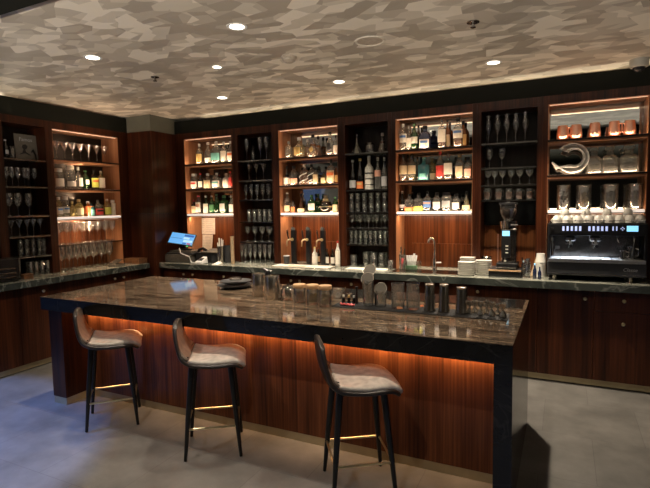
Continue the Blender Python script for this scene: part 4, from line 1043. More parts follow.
# touch screen, tilted back
t = thing('payment_screen', 'tilted touch screen with a blue display on a black stand', 'screen', (solve_x(180, 4.86, 1.06), 4.86, ZW+.147))
sxm = solve_x(182, 4.80, 1.15)
fx = Vector((math.cos(.12), math.sin(.12), 0)); nrm = Vector((.30, -.72, .62)).normalized()
fx = (fx - nrm*fx.dot(nrm)).normalized(); up = nrm.cross(fx)*-1
if up.z < 0: up = -up
cen = Vector((sxm, 4.80, 1.203))
def slab(mb, u0, u1, v0, v1, d0, d1):
    vs = [cen+fx*u+up*v+nrm*d for d in (d0, d1) for v in (v0, v1) for u in (u0, u1)]
    return mb.hull8(vs)
slab(MB(), -.170, .170, -.088, .092, -.022, 0).build('screen_housing', M['black'], t, bevel=.004)
slab(MB(), -.158, .158, -.078, .081, 0, .0015).build('display_panel', M['screen'], t)
for a_, b_, c_, d_, mm in ((.02, .15, .04, .07, 'screen_dark'), (.02, .10, .0, .03, 'screen_light'), (.03, .15, -.045, -.01, 'screen_light'), (.03, .08, -.074, -.055, 'screen_dark'), (.09, .14, -.074, -.055, 'pink'), (-.15, .0, .0, .006, 'screen_dark')):
    slab(MB(), a_, b_, c_, d_, .0015, .0022).build('screen_tile', M[mm], t)
MB().tube([cen-nrm*.02, cen-nrm*.06+Vector((0, 0, -.05)), Vector((sxm+.01, 4.86, ZW+.165))], .02, 10).build('stand_arm', M['black'], t)
MB().lathe([(0, 0), (.08, 0), (.08, .012), (.03, .02), (0, .02)], sxm+.01, 4.86, ZW+.147, 20).build('stand_foot', M['black'], t)
slab(MB(), .095, .115, -.100, -.088, -.010, -.002).build('status_light', plain('green_light', (.05, .4, .1), .4, emit=(.1, .8, .25), es=.6), t)
P = [(sxm+.02, 4.73, 1.09), (sxm+.06, 4.70, 1.03), (sxm+.13, 4.70, 1.01), (sxm+.20, 4.70, .99), (sxm+.19, 4.73, .94), (sxm+.22, 4.71, .918), (sxm+.28, 4.70, .917)]
tag(MB().tube(P, .006, 6).build('white_cable', M['white'], None, P[-1]), 'white cable running down from the payment screen to the counter', 'cable')
# black printer with a phone handset in front
xp0, xp1 = solve_x(195, 4.78, ZW), solve_x(216.5, 4.78, ZW)
t = thing('receipt_printer', 'black receipt printer with a grey sloping top, right of the payment screen', 'printer', ((xp0+xp1)/2, 4.88, ZW+.001))
box('printer_case', M['black'], xp0, xp1, 4.79, 5.0, ZW+.001, ZW+.125, t, .008)
MB().hull8([(xp0+.09, 4.785, ZW+.127), (xp1, 4.785, ZW+.127), (xp0+.12, 4.98, ZW+.127), (xp1, 4.98, ZW+.127), (xp0+.09, 4.785, ZW+.135), (xp1, 4.785, ZW+.135), (xp0+.12, 4.98, ZW+.165), (xp1, 4.98, ZW+.165)]).build('sloping_top', M['greybox'], t)
MB().tube([(xp0+.01, 4.84, ZW+.125), (xp0+.03, 4.84, ZW+.16), (xp0+.09, 4.84, ZW+.175), (xp0+.14, 4.84, ZW+.15)], .018, 10).build('curved_cover', M['black'], t)
xh = solve_x(201, 4.69, ZW)
t = thing('card_reader', 'white card reader lying on the counter in front of the printer', 'card reader', (xh, 4.70, ZW+.001))
MB().hull8([(xh-.06, 4.64, ZW+.001), (xh+.06, 4.64, ZW+.001), (xh-.045, 4.76, ZW+.001), (xh+.055, 4.76, ZW+.001), (xh-.055, 4.645, ZW+.03), (xh+.055, 4.645, ZW+.03), (xh-.02, 4.755, ZW+.085), (xh+.05, 4.755, ZW+.085)]).build('reader_body', M['white'], t, bevel=.008)
MB().hull8([(xh-.035, 4.665, ZW+.0395), (xh+.035, 4.665, ZW+.0395), (xh-.015, 4.72, ZW+.067), (xh+.035, 4.72, ZW+.067), (xh-.035, 4.664, ZW+.0425), (xh+.035, 4.664, ZW+.0425), (xh-.015, 4.719, ZW+.070), (xh+.035, 4.719, ZW+.070)]).build('keypad', M['black'], t)
xh = solve_x(216.5, 4.68, ZW)
tag(MB().hull8([(xh-.05, 4.64, ZW+.001), (xh+.05, 4.64, ZW+.001), (xh-.04, 4.74, ZW+.001), (xh+.05, 4.74, ZW+.001), (xh-.03, 4.65, ZW+.008), (xh+.045, 4.65, ZW+.008), (xh-.01, 4.73, ZW+.035), (xh+.05, 4.73, ZW+.02)]).build('crumpled_napkin', M['paper'], None, (xh, 4.69, ZW+.001), bevel=.004), 'crumpled white napkin on the counter right of the card reader', 'napkin')
# papers on the wood panel
yw = YB+W_-.003
def sheet_paper(px0, px1, p0, p1, name, label, lines, skew=0):
    z1 = solve_z(p0, solve_x(px0, yw, 1.4), yw); z0 = solve_z(p1, solve_x(px0, yw, 1.2), yw)
    x0, x1 = solve_x(px0, yw, z1), solve_x(px1, yw, z1)
    t = thing(name, label, 'paper', ((x0+x1)/2, yw, z0))
    MB().hull8([(x0+skew, yw-.012, z0), (x1-skew, yw-.012, z0), (x0+skew, yw-.009, z0), (x1-skew, yw-.009, z0), (x0, yw-.003, z1), (x1, yw-.003, z1), (x0, yw, z1), (x1, yw, z1)]).build('paper_sheet', M['paper'], t)
    for k in range(lines):
        zz = z1-(k+1)*(z1-z0)/(lines+1.5)
        for (a, b) in ((.08, .45), (.52, .9)):
            if random.random() < .85: box('ruled_line', M['lsilver'], x0+a*(x1-x0), x0+(a+random.random()*.1+(b-a)*.8)*(x1-x0), yw-.0135, yw-.0125, zz, zz+.004, t)
    return t
sheet_paper(197, 215, 218, 234, 'pinned_notice', 'white printed sheet pinned on the wood panel below the bottles', 7)
sheet_paper(198, 213, 234.5, 250, 'pinned_note', 'lower wrinkled white sheet pinned under the printed sheet', 4, .02)
# cups with utensils, receipts
def cup_of(px, y, yt, wp, mat, label, sticks, smat, name='utensil_cup', cat='cup'):
    x = solve_x(px, y, ZW); R = wp*mpp(x, y, ZW)/2; H = solve_z(yt, x, y)-ZW
    t = thing(name, label, cat, (x, y, ZW+.001))
    MB().lathe([(0, .001), (.85*R, .001), (R, H), (.94*R, H), (.8*R, .01), (0, .01)], x, y, ZW, 20).build('cup_body', M[mat], t)
    for k in range(sticks):
        a = 2*PI*k/max(1, sticks)+px; rr_ = R*.55
        MB().tube([(x+rr_*.4*math.cos(a), y+rr_*.4*math.sin(a), ZW+.012), (x+rr_*1.5*math.cos(a), y+rr_*1.5*math.sin(a), ZW+H*(1.35+.15*math.sin(k*2.3)))], [.005, .008], 6).build('stick', M[smat], t)
    return t
cup_of(221, 4.83, 246, 7, 'steel', 'steel cup with rolled white napkins right of the printer', 4, 'paper')
cup_of(228, 4.90, 245.5, 7.5, 'darkgrey', 'dark grey tapered cup left of the kraft paper tube', 0, 'white', 'tapered_cup', 'cup')
xh = solve_x(232.8, 4.80, ZW); H = solve_z(236.5, xh, 4.80)-ZW
t = thing('paper_tube', 'tall upright kraft paper tube on the counter', 'tube', (xh, 4.80, ZW+.001))
MB().cyl(xh, 4.80, ZW+.001, ZW+H*.93, .021, 20).build('tube_body', M['kraft'], t); MB().cyl(xh, 4.80, ZW+H*.93, ZW+H, .0225, 20).build('tube_lid', M['kraft'], t)

# ------------------------------------------------------------------ beer taps
for i, px in enumerate([294, 308.7, 323.3]):
    y = 5.02; x = solve_x(px, y, 1.0); H = solve_z(227.5, x, y)-ZW
    t = thing('beer_tap', 'black column beer tap with brass faucet, %s of three' % ['left one', 'middle one', 'right one'][i], 'beer tap', (x, y, ZW+.001), 'beer taps')
    r = 2.5*mpp(x, y, 1)
    box('tap_column', M['black'], x-r*.85, x+r, y-r, y+r, ZW+.012, ZW+H*.93, t, .012, 3)
    MB().lathe([(0, 0), (r*1.5, 0), (r*1.5, .008), (r*1.1, .012), (0, .012)], x, y, ZW+.001, 20).build('base_flange', M['blackmetal'], t)
    MB().tube([(x-r*.2, y-.01, ZW+H*.92), (x+r*.1, y, ZW+H)], [r*.95, r*.75], 12).build('column_cap', M['darkgrey'], t)
    zf = ZW+H*.68
    MB().tube([(x, y-r, zf), (x, y-r-.012, zf)], r*.62, 14).build('collar', M['brass_bright'], t)
    MB().tube([(x, y-r-.01, zf), (x-.018, y-r-.05, zf+.004), (x-.030, y-r-.07, zf-.012), (x-.034, y-r-.075, zf-.075)], [.011, .010, .009, .007], 10).build('spout', M['brass_bright'], t)
    MB().tube([(x-.020, y-r-.052, zf+.01), (x-.028, y-r-.056, zf+.05), (x-.032, y-r-.058, zf+.10)], [.006, .008, .011], 8).build('tap_handle', M['black'], t)
    MB().lathe([(0, 0), (.008, .004), (.009, .012), (0, .018)], x-.032, y-r-.058, zf+.10, 10).build('handle_knob', M['chrome'], t)
def small_bottle(px, yt, wp, y, shape, body, label, cap, desc, **kw):
    x = solve_x(px, y, ZW); R = wp*mpp(x, y, ZW)/2; H = solve_z(yt, x, y)-ZW
    return bottle(x, y, ZW+.001, H, R, shape, body, None, label, cap, -PI/2, desc, None, **kw)
small_bottle(315, 247, 5.5, 4.98, 'gin', 'porcelain', 'lwhite', 'lgold', 'small white bottle with yellow cap between the beer taps')
small_bottle(318.6, 249, 4, 5.18, 'gin', 'bdark', 'lcream', 'black', 'small dark bottle behind the right beer tap')
small_bottle(327.3, 248.5, 4.5, 5.05, 'gin', 'bdark', 'lwhite', 'black', 'small dark bottle with white badge, first right of the taps')
small_bottle(333, 249, 4.5, 5.05, 'gin', 'bdark', 'lwhite', 'black', 'small dark bottle with white badge, second right of the taps')
small_bottle(338, 241, 5, 4.97, 'wine', 'porcelain', 'lwhite', 'red', 'tall slim white bottle with red top at the post', lz=(.1, .6))
xg = solve_x(286.8, 4.93, ZW)
t = thing('black_cup_stack', 'black bar cup with a pale rim left of the beer taps', 'cup', (xg, 4.93, ZW+.001))
MB().lathe([(0, 0), (.030, 0), (.037, .10), (.033, .10), (.027, .01), (0, .01)], xg, 4.93, ZW+.001, 18).build('cup_body', M['darkgrey'], t)
MB().lathe([(.037, .10), (.040, .104), (.037, .108), (.033, .104)], xg, 4.93, ZW+.001, 18).build('cup_rim', M['lsilver'], t)
# drip tray and board
x0_, x1_ = solve_x(274, 4.80, ZW), solve_x(331, 4.80, ZW)
t = thing('drip_tray', 'long flat pale steel drip tray in front of the beer taps', 'tray', ((x0_+x1_)/2, 4.86, ZW+.001))
box('tray_base', M['steel'], x0_, x1_, 4.72, 4.93, ZW+.001, ZW+.007, t, .002)
for k in range(10):
    yy = 4.735+k*.02; box('grate_bar', M['lwhite'] , x0_+.01, x1_-.01, yy, yy+.010, ZW+.007, ZW+.010, t)
xq0, xq1 = solve_x(290, 4.8, ZW), solve_x(306, 4.8, ZW)
tag(box('bar_cloth', M['lpink'], xq0, xq1, 4.75, 4.80, ZW+.0105, ZW+.015), 'folded pink cloth lying on the steel drip tray', 'cloth')
x0_, x1_ = solve_x(347, 4.85, ZW), solve_x(388, 4.85, ZW)
tag(box('glass_mat', M['lwhite'], x0_, x1_, 4.78, 4.93, ZW+.001, ZW+.006, None, .002), 'pale mat on the counter in front of the group of tumblers', 'mat')
x0_, x1_ = solve_x(395, 4.9, ZW), solve_x(465, 4.9, ZW)
t = thing('bar_sink', 'long stainless sink rim let into the counter by the tap', 'sink', ((x0_+x1_)/2, 4.88, ZW+.001))
m = MB(); m.box(x0_, x1_, 4.70, 4.72, ZW+.001, ZW+.006); m.box(x0_, x1_, 4.98, 5.0, ZW+.001, ZW+.006); m.box(x0_, x0_+.02, 4.72, 4.98, ZW+.001, ZW+.006); m.box(x1_-.02, x1_, 4.72, 4.98, ZW+.001, ZW+.006)
m.build('sink_rim', M['steel'], t); box('sink_cover', M['steel_dark'], x0_+.02, x1_-.02, 4.72, 4.98, ZW+.001, ZW+.003, t)
# garnish caddy and glass pots with straws
t = cup_of(402.3, 4.84, 254.5, 6.5, 'glass', 'glass of bar tools with a pink stick, left of the white straws', 3, 'steel', 'tool_glass', 'glass')
MB().tube([(t.location.x-.005, 4.83, ZW+.02), (t.location.x+.015, 4.81, ZW+.13)], [.006, .012], 8).build('pink_stick', M['pink'], t)
xg = solve_x(412, 4.92, ZW)
t = thing('straw_caddy', 'greenish glass caddy holding thick white straws, behind the sink', 'caddy', (xg, 4.92, ZW+.001))
box('caddy_body', M['glass'], xg-.085, xg+.085, 4.87, 4.97, ZW+.001, ZW+.10, t, .004)
box('herb_filling', M['lgreen'], xg-.06, xg+.05, 4.89, 4.95, ZW+.006, ZW+.05, t, .006)
for k in range(5):
    MB().tube([(xg-.04+.015*k, 4.92, ZW+.01), (xg-.045+.022*k, 4.90+.01*k, ZW+.155+.02*(k == 3))], .011, 8).build('white_straw', M['white'], t)
# sink tap
xg = solve_x(434.5, 5.0, ZW); H = solve_z(238, xg, 5.0)-ZW
t = thing('sink_tap', 'slim chrome bar tap with a curved spout on the counter', 'tap', (xg, 5.0, ZW+.001))
MB().lathe([(0, 0), (.026, 0), (.026, .02), (.019, .03), (.019, .12), (0, .12)], xg, 5.0, ZW+.001, 18).build('tap_body', M['chrome'], t)
MB().tube([(xg, 5.0, ZW+.12), (xg+.004, 5.0, ZW+H*.72), (xg, 4.995, ZW+H*.9), (xg-.014, 4.985, ZW+H*.98), (xg-.035, 4.97, ZW+H), (xg-.05, 4.955, ZW+H*.93), (xg-.052, 4.95, ZW+H*.86)], .012, 12).build('spout', M['chrome'], t)
MB().tube([(xg+.018, 5.0, ZW+.08), (xg+.07, 4.985, ZW+.085)], [.008, .006], 8).build('lever', M['white'], t)
# white crockery
def rounded_box_stack(px0, px1, yt, y0, y1, label, n, group=None):
    x0, x1 = solve_x(px0, y0, ZW), solve_x(px1, y0, ZW); H = solve_z(yt, x0, y0)-ZW
    t = thing('plate_stack', label, 'plates', ((x0+x1)/2, (y0+y1)/2, ZW+.001), group)
    for k in range(n):
        za = ZW+.001+H*k/n; zb_ = ZW+.001+H*(k+1)/n-.0015
        MB().lathe([(0, 0), (.72, 0), (.80, (zb_-za)*.35), (1, (zb_-za)*.9), (1, zb_-za), (0, (zb_-za)*.9)], 0, 0, 0).v
        m = MB(); m.lathe([(0, za), (.80, za), (1, zb_-.002), (1, zb_), (0, zb_)], 0, 0, 0, 28, 6, sx=(x1-x0)/2, sy=(y1-y0)/2)
        m.v = [(v[0]+(x0+x1)/2, v[1]+(y0+y1)/2, v[2]) for v in m.v]
        m.build('plate', M['ceramic'], t)
    return t
rounded_box_stack(457, 473.5, 262, 4.70, 4.82, 'stack of white square plates, the front left stack', 8)
rounded_box_stack(459, 474, 257.5, 4.86, 4.98, 'taller stack of white square plates behind the front left stack', 10)
rounded_box_stack(474.5, 491, 260.5, 4.78, 4.90, 'wide stack of white square plates left of the coffee grinder', 8)
xg = solve_x(486.5, 5.02, ZW); 
t = thing('steel_cup', 'brushed steel cup standing behind the wide white plate stack', 'cup', (xg, 5.02, ZW+.001))
MB().lathe([(0, 0), (.046, 0), (.048, .15), (.045, .15), (.042, .01), (0, .01)], xg, 5.02, ZW+.001, 20).build('cup_body', M['steel'], t)
MB().lathe([(.048, .148), (.051, .151), (.048, .155), (.045, .151)], xg, 5.02, ZW+.001, 20).build('cup_rim', M['chrome'], t)
# coffee grinder on its knock box drawer
xa, xb = solve_x(488.5, 4.72, ZW), solve_x(521, 4.72, ZW)
t = thing('knock_drawer', 'low black drawer box with a wooden front rail, under the coffee grinder', 'drawer box', ((xa+xb)/2, 4.84, ZW+.001))
box('drawer_box', M['black'], xa, xb, 4.72, 5.0, ZW+.001, ZW+.052, t, .003)
box('wood_rail', M['cork'], xa, xb, 4.714, 4.722, ZW+.054, ZW+.068, t, .001)
box('top_tray', M['darkgrey'], xa, xb, 4.722, 5.0, ZW+.053, ZW+.068, t, .002)
xg = solve_x(507.5, 4.84, ZW); yg = 4.85; zg = ZW+.069
k_ = mpp(xg, yg, 1.1)
t = thing('coffee_grinder', 'tall black and chrome coffee grinder with a bean hopper and blue display', 'coffee grinder', (xg, yg, zg))
def zz(py): return solve_z(py, xg, yg)
box('grinder_base', M['black'], xg-10*k_, xg+10*k_, yg-.10, yg+.10, zg, zz(262), t, .008)
box('fork_tray', M['steel_dark'], xg-9.5*k_, xg+9*k_, yg-.13, yg-.05, zg+.012, zg+.022, t, .003)
box('grinder_body', M['steel_dark'], xg-5.5*k_, xg+8.5*k_, yg-.06, yg+.09, zz(262), zz(228), t, .015, 3)
box('front_panel', M['black'], xg-5.5*k_, xg+3*k_, yg-.072, yg-.06, zz(257), zz(229.5), t, .003)
box('display', M['display'], xg-4.6*k_, xg+2.2*k_, yg-.0735, yg-.072, zz(235.5), zz(230.5), t)
for q in range(3): box('display_mark', M['lwhite'], xg-1.5*k_, xg+1.0*k_, yg-.0735, yg-.072, zz(246+q*3.3), zz(244.8+q*3.3), t)
MB().cyl(xg, yg, zz(228), zz(221), 8*k_, 24, 8.5*k_).build('grind_collar', M['chrome'], t)
MB().tube([(xg+3*k_, yg-.08, zz(224.5)), (xg+9.5*k_, yg-.07, zz(224.5))], .007, 8).build('adjust_lever', M['chrome'], t)
MB().lathe([(4.5*k_, zz(221)), (5*k_, zz(219)), (7.8*k_, zz(213)), (8.2*k_, zz(204.5)), (7.9*k_, zz(204.5))], xg, yg, 0, 24, 3).build('bean_hopper', M['glass'], t)
MB().lathe([(0, zz(219.5)), (4.6*k_, zz(219)), (7.3*k_, zz(213)), (7.5*k_, zz(209)), (0, zz(208.5))], xg, yg, 0, 20, 3).build('coffee_beans', plain('coffee_beans', (.05, .022, .012), .5, vary=.6, scale=150), t)
MB().lathe([(0, zz(204.5)), (8.6*k_, zz(204.5)), (8.4*k_, zz(202.8)), (1.5*k_, zz(202.3)), (1.2*k_, zz(201.5)), (0, zz(201.4))], xg, yg, 0, 24, 3).build('hopper_lid', M['black'], t)
MB().tube([(xg-1.5*k_, yg-.075, zz(258)), (xg-1.5*k_, yg-.11, zz(259.5))], .012, 8).build('fork', M['chrome'], t)
MB().tube([(xg-9*k_, yg-.02, zz(263)), (xg-9.2*k_, yg-.02, zz(234))], .006, 8).build('side_rod', M['copper'], t)
# tools, small bottle, paper cups right of the grinder
cup_of(525.8, 4.80, 264, 9, 'glass', 'glass of spoons and picks right of the coffee grinder', 7, 'chrome', 'spoon_glass', 'glass')
small_bottle(534.5, 263.5, 3.6, 4.72, 'slim', 'bblue', None, 'display', 'thin dark dropper bottle with pale blue cap near the machine', name='dropper_bottle', cat='bottle')
small_bottle(539.5, 267, 3.4, 4.72, 'slim', 'bblue', None, 'black', 'thin short dark blue bottle left of the espresso machine', name='dropper_bottle', cat='bottle')
xg = solve_x(540.5, 4.88, ZW)
t = thing('paper_cup_stack', 'tall stack of upturned white paper cups left of the espresso machine', 'paper cups', (xg, 4.88, ZW+.001))
for q in range(9):
    zq = ZW+.001+q*.016; MB().lathe([(.046, zq), (.047, zq+.004), (.044, zq+.010), (.036 if q == 8 else .043, zq+(.085 if q == 8 else .016)), (0, zq+(.085 if q == 8 else .016))], xg, 4.88, 0, 20).build('paper_cup', M['ceramic'], t)
xg2 = solve_x(532.5, 4.90, ZW)
tag(MB().hull8([(xg2-.02, 4.88, ZW+.002), (xg2+.01, 4.88, ZW+.002), (xg2-.02, 4.892, ZW+.002), (xg2+.01, 4.892, ZW+.002), (xg2+.03, 4.95, ZW+.19), (xg2+.045, 4.95, ZW+.19), (xg2+.03, 4.958, ZW+.19), (xg2+.045, 4.958, ZW+.19)]).build('wooden_paddle', M['kraft'], None, (xg2, 4.955, ZW+.002), bevel=.002), 'leaning wooden paddle between the grinder and the paper cups', 'paddle')

# ------------------------------------------------------------------ espresso machine
y0, y1 = 4.70, 5.20
xa, xb = solve_x(547, y0, 1.0), solve_x(647, y0, 1.0)
def ze(py, px=597): return solve_z(py, solve_x(px, y0, 1.1), y0)
zb_, zc_, zd_, ze_, zf_ = ze(276.5), ze(263), ze(259.5), ze(236), ze(223.5)
t = thing('espresso_machine', 'wide black two group espresso machine with lit buttons and blue display', 'espresso machine', ((xa+xb)/2, 4.95, ZW+.001))
box('lower_body', M['darkgrey'], xa, xb, y0, y1, zb_, zc_, t, .008, 3)
box('lower_trim', M['steel_dark'], xa, xb, y0-.004, y0+.004, zb_+.012, zb_+.02, t, .001)
box('drip_tray', M['tray_steel'], xa+.01, xb-.01, y0-.015, y0+.22, zc_+.001, zd_, t, .003)
for q in range(9):
    xx = xa+.02+q*(xb-xa-.04)/9; box('tray_slot', M['black'], xx, xx+.012, y0+.02, y0+.2, zd_+.0003, zd_+.0015, t)
box('back_splash', M['steel_dark'], xa+.03, xb-.03, y0+.24, y0+.26, zd_, ze_, t)
box('rear_body', M['black'], xa+.01, xb-.01, y0+.26, y1, zc_+.001, zf_-.005, t)
box('side_cheek', M['black'], xa, xa+.022, y0+.02, y1, zc_+.001, zf_, t, .006)
box('side_cheek', M['black'], xb-.022, xb, y0+.02, y1, zc_+.001, zf_, t, .006)
box('control_head', M['black'], xa+.002, xb-.002, y0+.01, y0+.26, ze_, zf_, t, .008)
pn = box('control_panel', M['black'], xa+.01, xb-.01, y0+.002, y0+.012, ze_+.02, zf_-.006, t, .002)
zp0, zp1 = ze(231), ze(226.3)
for px in [563.2, 567.4, 571.6, 575.8, 580, 589.2, 593.4, 597.8, 602, 606.4]:
    xx = solve_x(px, y0, 1.27); box('button', M['button'], xx-.0085, xx+.0085, y0-.0015, y0+.002, zp0, zp1, pn, .001)
for px in (612.8, 616.4):
    xx = solve_x(px, y0, 1.27); box('button', M['button'], xx-.005, xx+.005, y0-.0015, y0+.002, zp0+.003, zp1-.001, pn, .001)
xx = solve_x(622.3, y0, 1.27); zm = (zp0+zp1)/2
for dx, dz in ((-.011, 0), (.011, 0), (0, .011), (0, -.011)):
    box('arrow_button', M['button'], xx+dx-.004, xx+dx+.004, y0-.0015, y0+.002, zm+dz-.004, zm+dz+.004, pn, .001)
box('display', M['display'], solve_x(626.5, y0, 1.27), solve_x(638, y0, 1.27), y0-.0015, y0+.002, zp0-.003, zp1+.004, pn, .001)
for px in (570, 595):
    gx = solve_x(px, y0+.065, 1.2); gy = y0+.065
    MB().lathe([(0, ze_-.050), (.040, ze_-.050), (.050, ze_-.040), (.050, ze_-.018), (.034, ze_-.004), (.026, ze_), (0, ze_)], gx, gy, 0, 24).build('group_head', M['chrome'], t)
    g = MB().lathe([(0, ze_-.075), (.022, ze_-.075), (.036, ze_-.068), (.038, ze_-.046), (0, ze_-.046)], gx, gy, 0, 22).build('portafilter', M['chrome'], t)
    MB().tube([(gx, gy-.035, ze_-.06), (gx+.003, gy-.09, ze_-.068), (gx+.005, gy-.16, ze_-.08)], [.010, .013, .014], 10).build('handle', M['black'], g)
    MB().tube([(gx, gy, ze_-.075), (gx-.012, gy-.005, ze_-.095), (gx-.016, gy-.005, ze_-.11)], .008, 8).build('spout', M['chrome'], g)
    MB().lathe([(0, 0), (.008, 0), (.008, .003), (0, .003)], gx, gy+.07, ze_-.005, 10).build('work_light', M['worklight'], t)
    area('work_lamp', (gx, gy+.062, ze_-.012), .02, .015, 9, (.75, .86, 1), (0, -.25, -1), 100)
for px, sgn in ((551.5, -1), (634, 1)):
    wx = solve_x(px, y0, 1.2)
    MB().tube([(wx, y0+.05, ze_), (wx, y0-.005, ze_-.02), (wx-sgn*.006, y0-.02, ze_-.08), (wx-sgn*.012, y0-.02, zd_+.03)], .005, 8).build('steam_wand', M['chrome'], t)
    MB().tube([(wx+.0, y0+.012, (zp0+zp1)/2-.005), (wx, y0-.02, (zp0+zp1)/2-.005)], .014, 14).build('steam_knob', M['black'], t) if sgn < 0 else None
xx = solve_x(557, y0, 1.1); box('name_plate', M['greybox'], xx-.02, xx+.02, y0+.236, y0+.24, zd_+.06, zd_+.09, t)
gx = solve_x(629, y0+.06, 1.1)
MB().tube([(solve_x(617.5, y0, 1.2), y0+.05, ze_), (solve_x(617.5, y0, 1.2), y0+.03, ze_-.03), (solve_x(619, y0, 1.2), y0+.02, ze_-.06)], .005, 8).build('water_spout', M['chrome'], t)
for xx in (xa+.06, xb-.11):
    for yy in (y0+.06, y1-.08): MB().cyl(xx, yy, ZW+.001, zb_, .017, 14).build('foot', M['steel'], t)
text('Classe', .040, M['lsilver'], t, (solve_x(630, y0, .98), y0-.001, (zb_+zc_)/2+.006), (PI/2, 0, 0), 'lettering', .0006, .2)
m = MB(); zr = zf_+.022
m.tube([(xa+.02, y0+.02, zr), (xb-.02, y0+.02, zr), (xb-.02, y1-.02, zr), (xa+.02, y1-.02, zr)], .004, 6, closed=True)
for xx in (xa+.02, (xa+xb)/2, xb-.02): m.tube([(xx, y0+.02, zf_-.003), (xx, y0+.02, zr)], .004, 6)
m.build('cup_rail', M['chrome'], t)
box('cup_deck', M['steel_dark'], xa+.01, xb-.01, y0+.015, y1-.01, zf_-.002, zf_+.002, t)
# milk jugs resting on the tray
for q, (px, dy, H, lb) in enumerate([(622.5, .06, .075, 'small steel milk jug on the tray of the machine, left of the larger one'), (630.5, .09, .105, 'larger steel milk jug on the tray of the espresso machine')]):
    x = solve_x(px, y0+dy, zd_); z = zd_+.002; R = .030 if q == 0 else .036
    j = thing('milk_jug', lb, 'jug', (x, y0+dy, z))
    MB().lathe([(0, 0), (R, 0), (R*1.02, H*.3), (R*.8, H*.8), (R*.85, H), (R*.8, H), (R*.75, H*.8), (R*.95, H*.3), (0, .004)], x, y0+dy, z, 20).build('jug_body', M['chrome'], j)
    MB().tube([(x+R*.7, y0+dy, z+H*.85), (x+R*1.5, y0+dy-.01, z+H*.8), (x+R*1.5, y0+dy-.01, z+H*.35), (x+R*.95, y0+dy, z+H*.25)], .004, 6).build('handle', M['chrome'], j)
# cups upside down on top of the machine
CUPP = [(.98, 0), (1, .04), (.95, .45), (.72, .80), (.5, .92), (.5, 1), (.40, 1), (0, .97)]
def cup_up(x, y, z, R, H, label, ang, glass=False):
    t = thing('coffee_cup', label, 'cup', (x, y, z), 'white cups on the espresso machine')
    MB().lathe([(r*R, h*H) for r, h in CUPP], x, y, z, 18).build('cup_body', M['ceramic'], t)
    c, s = math.cos(ang), math.sin(ang)
    MB().tube([(x+c*R*q, y+s*R*q, z+H*h) for q, h in ((.93, .2), (1.3, .2), (1.35, .45), (.95, .6))], R*.09, 6).build('handle', M['ceramic'], t)
nrow = 9
for r in range(2):
    for q in range(nrow):
        px = 557+q*10.4+r*5.0
        if px > 645: continue
        y = y0+.075+r*.10; z = zf_+.003; x = solve_x(px, y, z)
        cup_up(x, y, z, .040, .068, 'white upturned cup on the espresso machine, %s row, %s from left' % (['front', 'second'][r], ORD[q]), -PI/2+.5*((q*7+r*3) % 5-2))
for q in range(4):
    px = 565+q*21; y = y0+.105; z = zf_+.074; x = solve_x(px, y, z)
    cup_up(x, y, z, .036, .052, 'white cup in the upper layer on the espresso machine, %s from left' % ORD[q], -PI/2+.7*(q-1.5))

# ------------------------------------------------------------------ things on the island
ZI = .9005
def isl(px, py): return on_z(px, py, ZI)
tag(box('service_mat', M['stone_edge'], -1.62, -.235, 3.39, 3.70, ZI, ZI+.004, None, .001), 'dark smooth strip along the rear edge of the island top', 'mat')
t = thing('bar_mat', 'long narrow black rubber bar mat under the shakers', 'bar mat', (-.86, 3.10, ZI))
box('mat_base', M['rubber'], -1.43, -.29, 3.00, 3.19, ZI, ZI+.006, t, .002)
m = MB()
for q in range(56):
    m.box(-1.425+q*.02, -1.415+q*.02, 3.008, 3.182, ZI+.006, ZI+.0095)
m.build('rubber_ribs', M['rubber'], t)
ZM = ZI+.0100
# two dark round trays
x, y = isl(235, 287.5)
for q, (r, lb) in enumerate([(.150, 'dark grey round plate, the lower of the two left of the steel canisters'), (.135, 'dark grey round plate on top of the lower one')]):
    z = ZI+.0005+q*.033
    o = MB().lathe([(0, 0), (r*.6, 0), (r*.7, .006), (r, .024), (r, .030), (r*.92, .028), (r*.66, .012), (0, .010)], x+q*.01, y, z, 36).build('round_plate', M['darkgrey'], None, (x, y, z))
    tag(o, lb, 'plate', 'dark plates on the island')
tag(MB().lathe([(0, 0), (.052, 0), (.056, .012), (.05, .02), (0, .016)], x+.01, y, ZI+.068, 24).build('small_dish', M['steel_dark'], None, (x, y, ZI+.068)), 'small dark dish lying on the two dark plates', 'dish')
def canister(px, py, yt, wp, lb):
    x, y = isl(px, py); R = wp*mpp(x, y, 1)/2; y += R*.8; H = solve_z(yt, x, y)-ZI
    t = thing('steel_canister', lb, 'canister', (x, y, ZI), 'steel canisters on the island')
    MB().lathe([(0, 0), (R*.97, 0), (R, .004), (R, H-.003), (R*.97, H), (R*.90, H), (R*.90, H-.015), (0, H-.018)], x, y, ZI, 32).build('canister_body', M['steel'], t)
    MB().lathe([(R*1.0, H*.96), (R*1.012, H*.965), (R*1.012, H*.985), (R, H*.99)], x, y, ZI, 32).build('rim_band', M['chrome'], t)
    return t, x, y, H, R
canister(256, 296.5, 273.3, 13, 'tall brushed steel canister, the left and rear one of the pair')
c2, x2, y2, H2, R2 = canister(269.8, 300, 275.5, 14.3, 'tall brushed steel canister, the right and front one of the pair')
xk, yk = x2-.055, y2+.01
t = thing('pour_stopper', 'black curved pourer resting across the tops of the steel canisters', 'pourer', (xk, yk, ZI+H2))
MB().lathe([(0, 0), (.020, 0), (.024, .012), (.018, .03), (0, .034)], xk+.012, yk, ZI+H2+.002, 14).build('stopper', M['black'], t)
MB().tube([(xk+.012, yk, ZI+H2+.025), (xk-.02, yk-.01, ZI+H2+.045), (xk-.05, yk-.01, ZI+H2+.04)], [.012, .010, .006], 8).build('spout', M['black'], t)
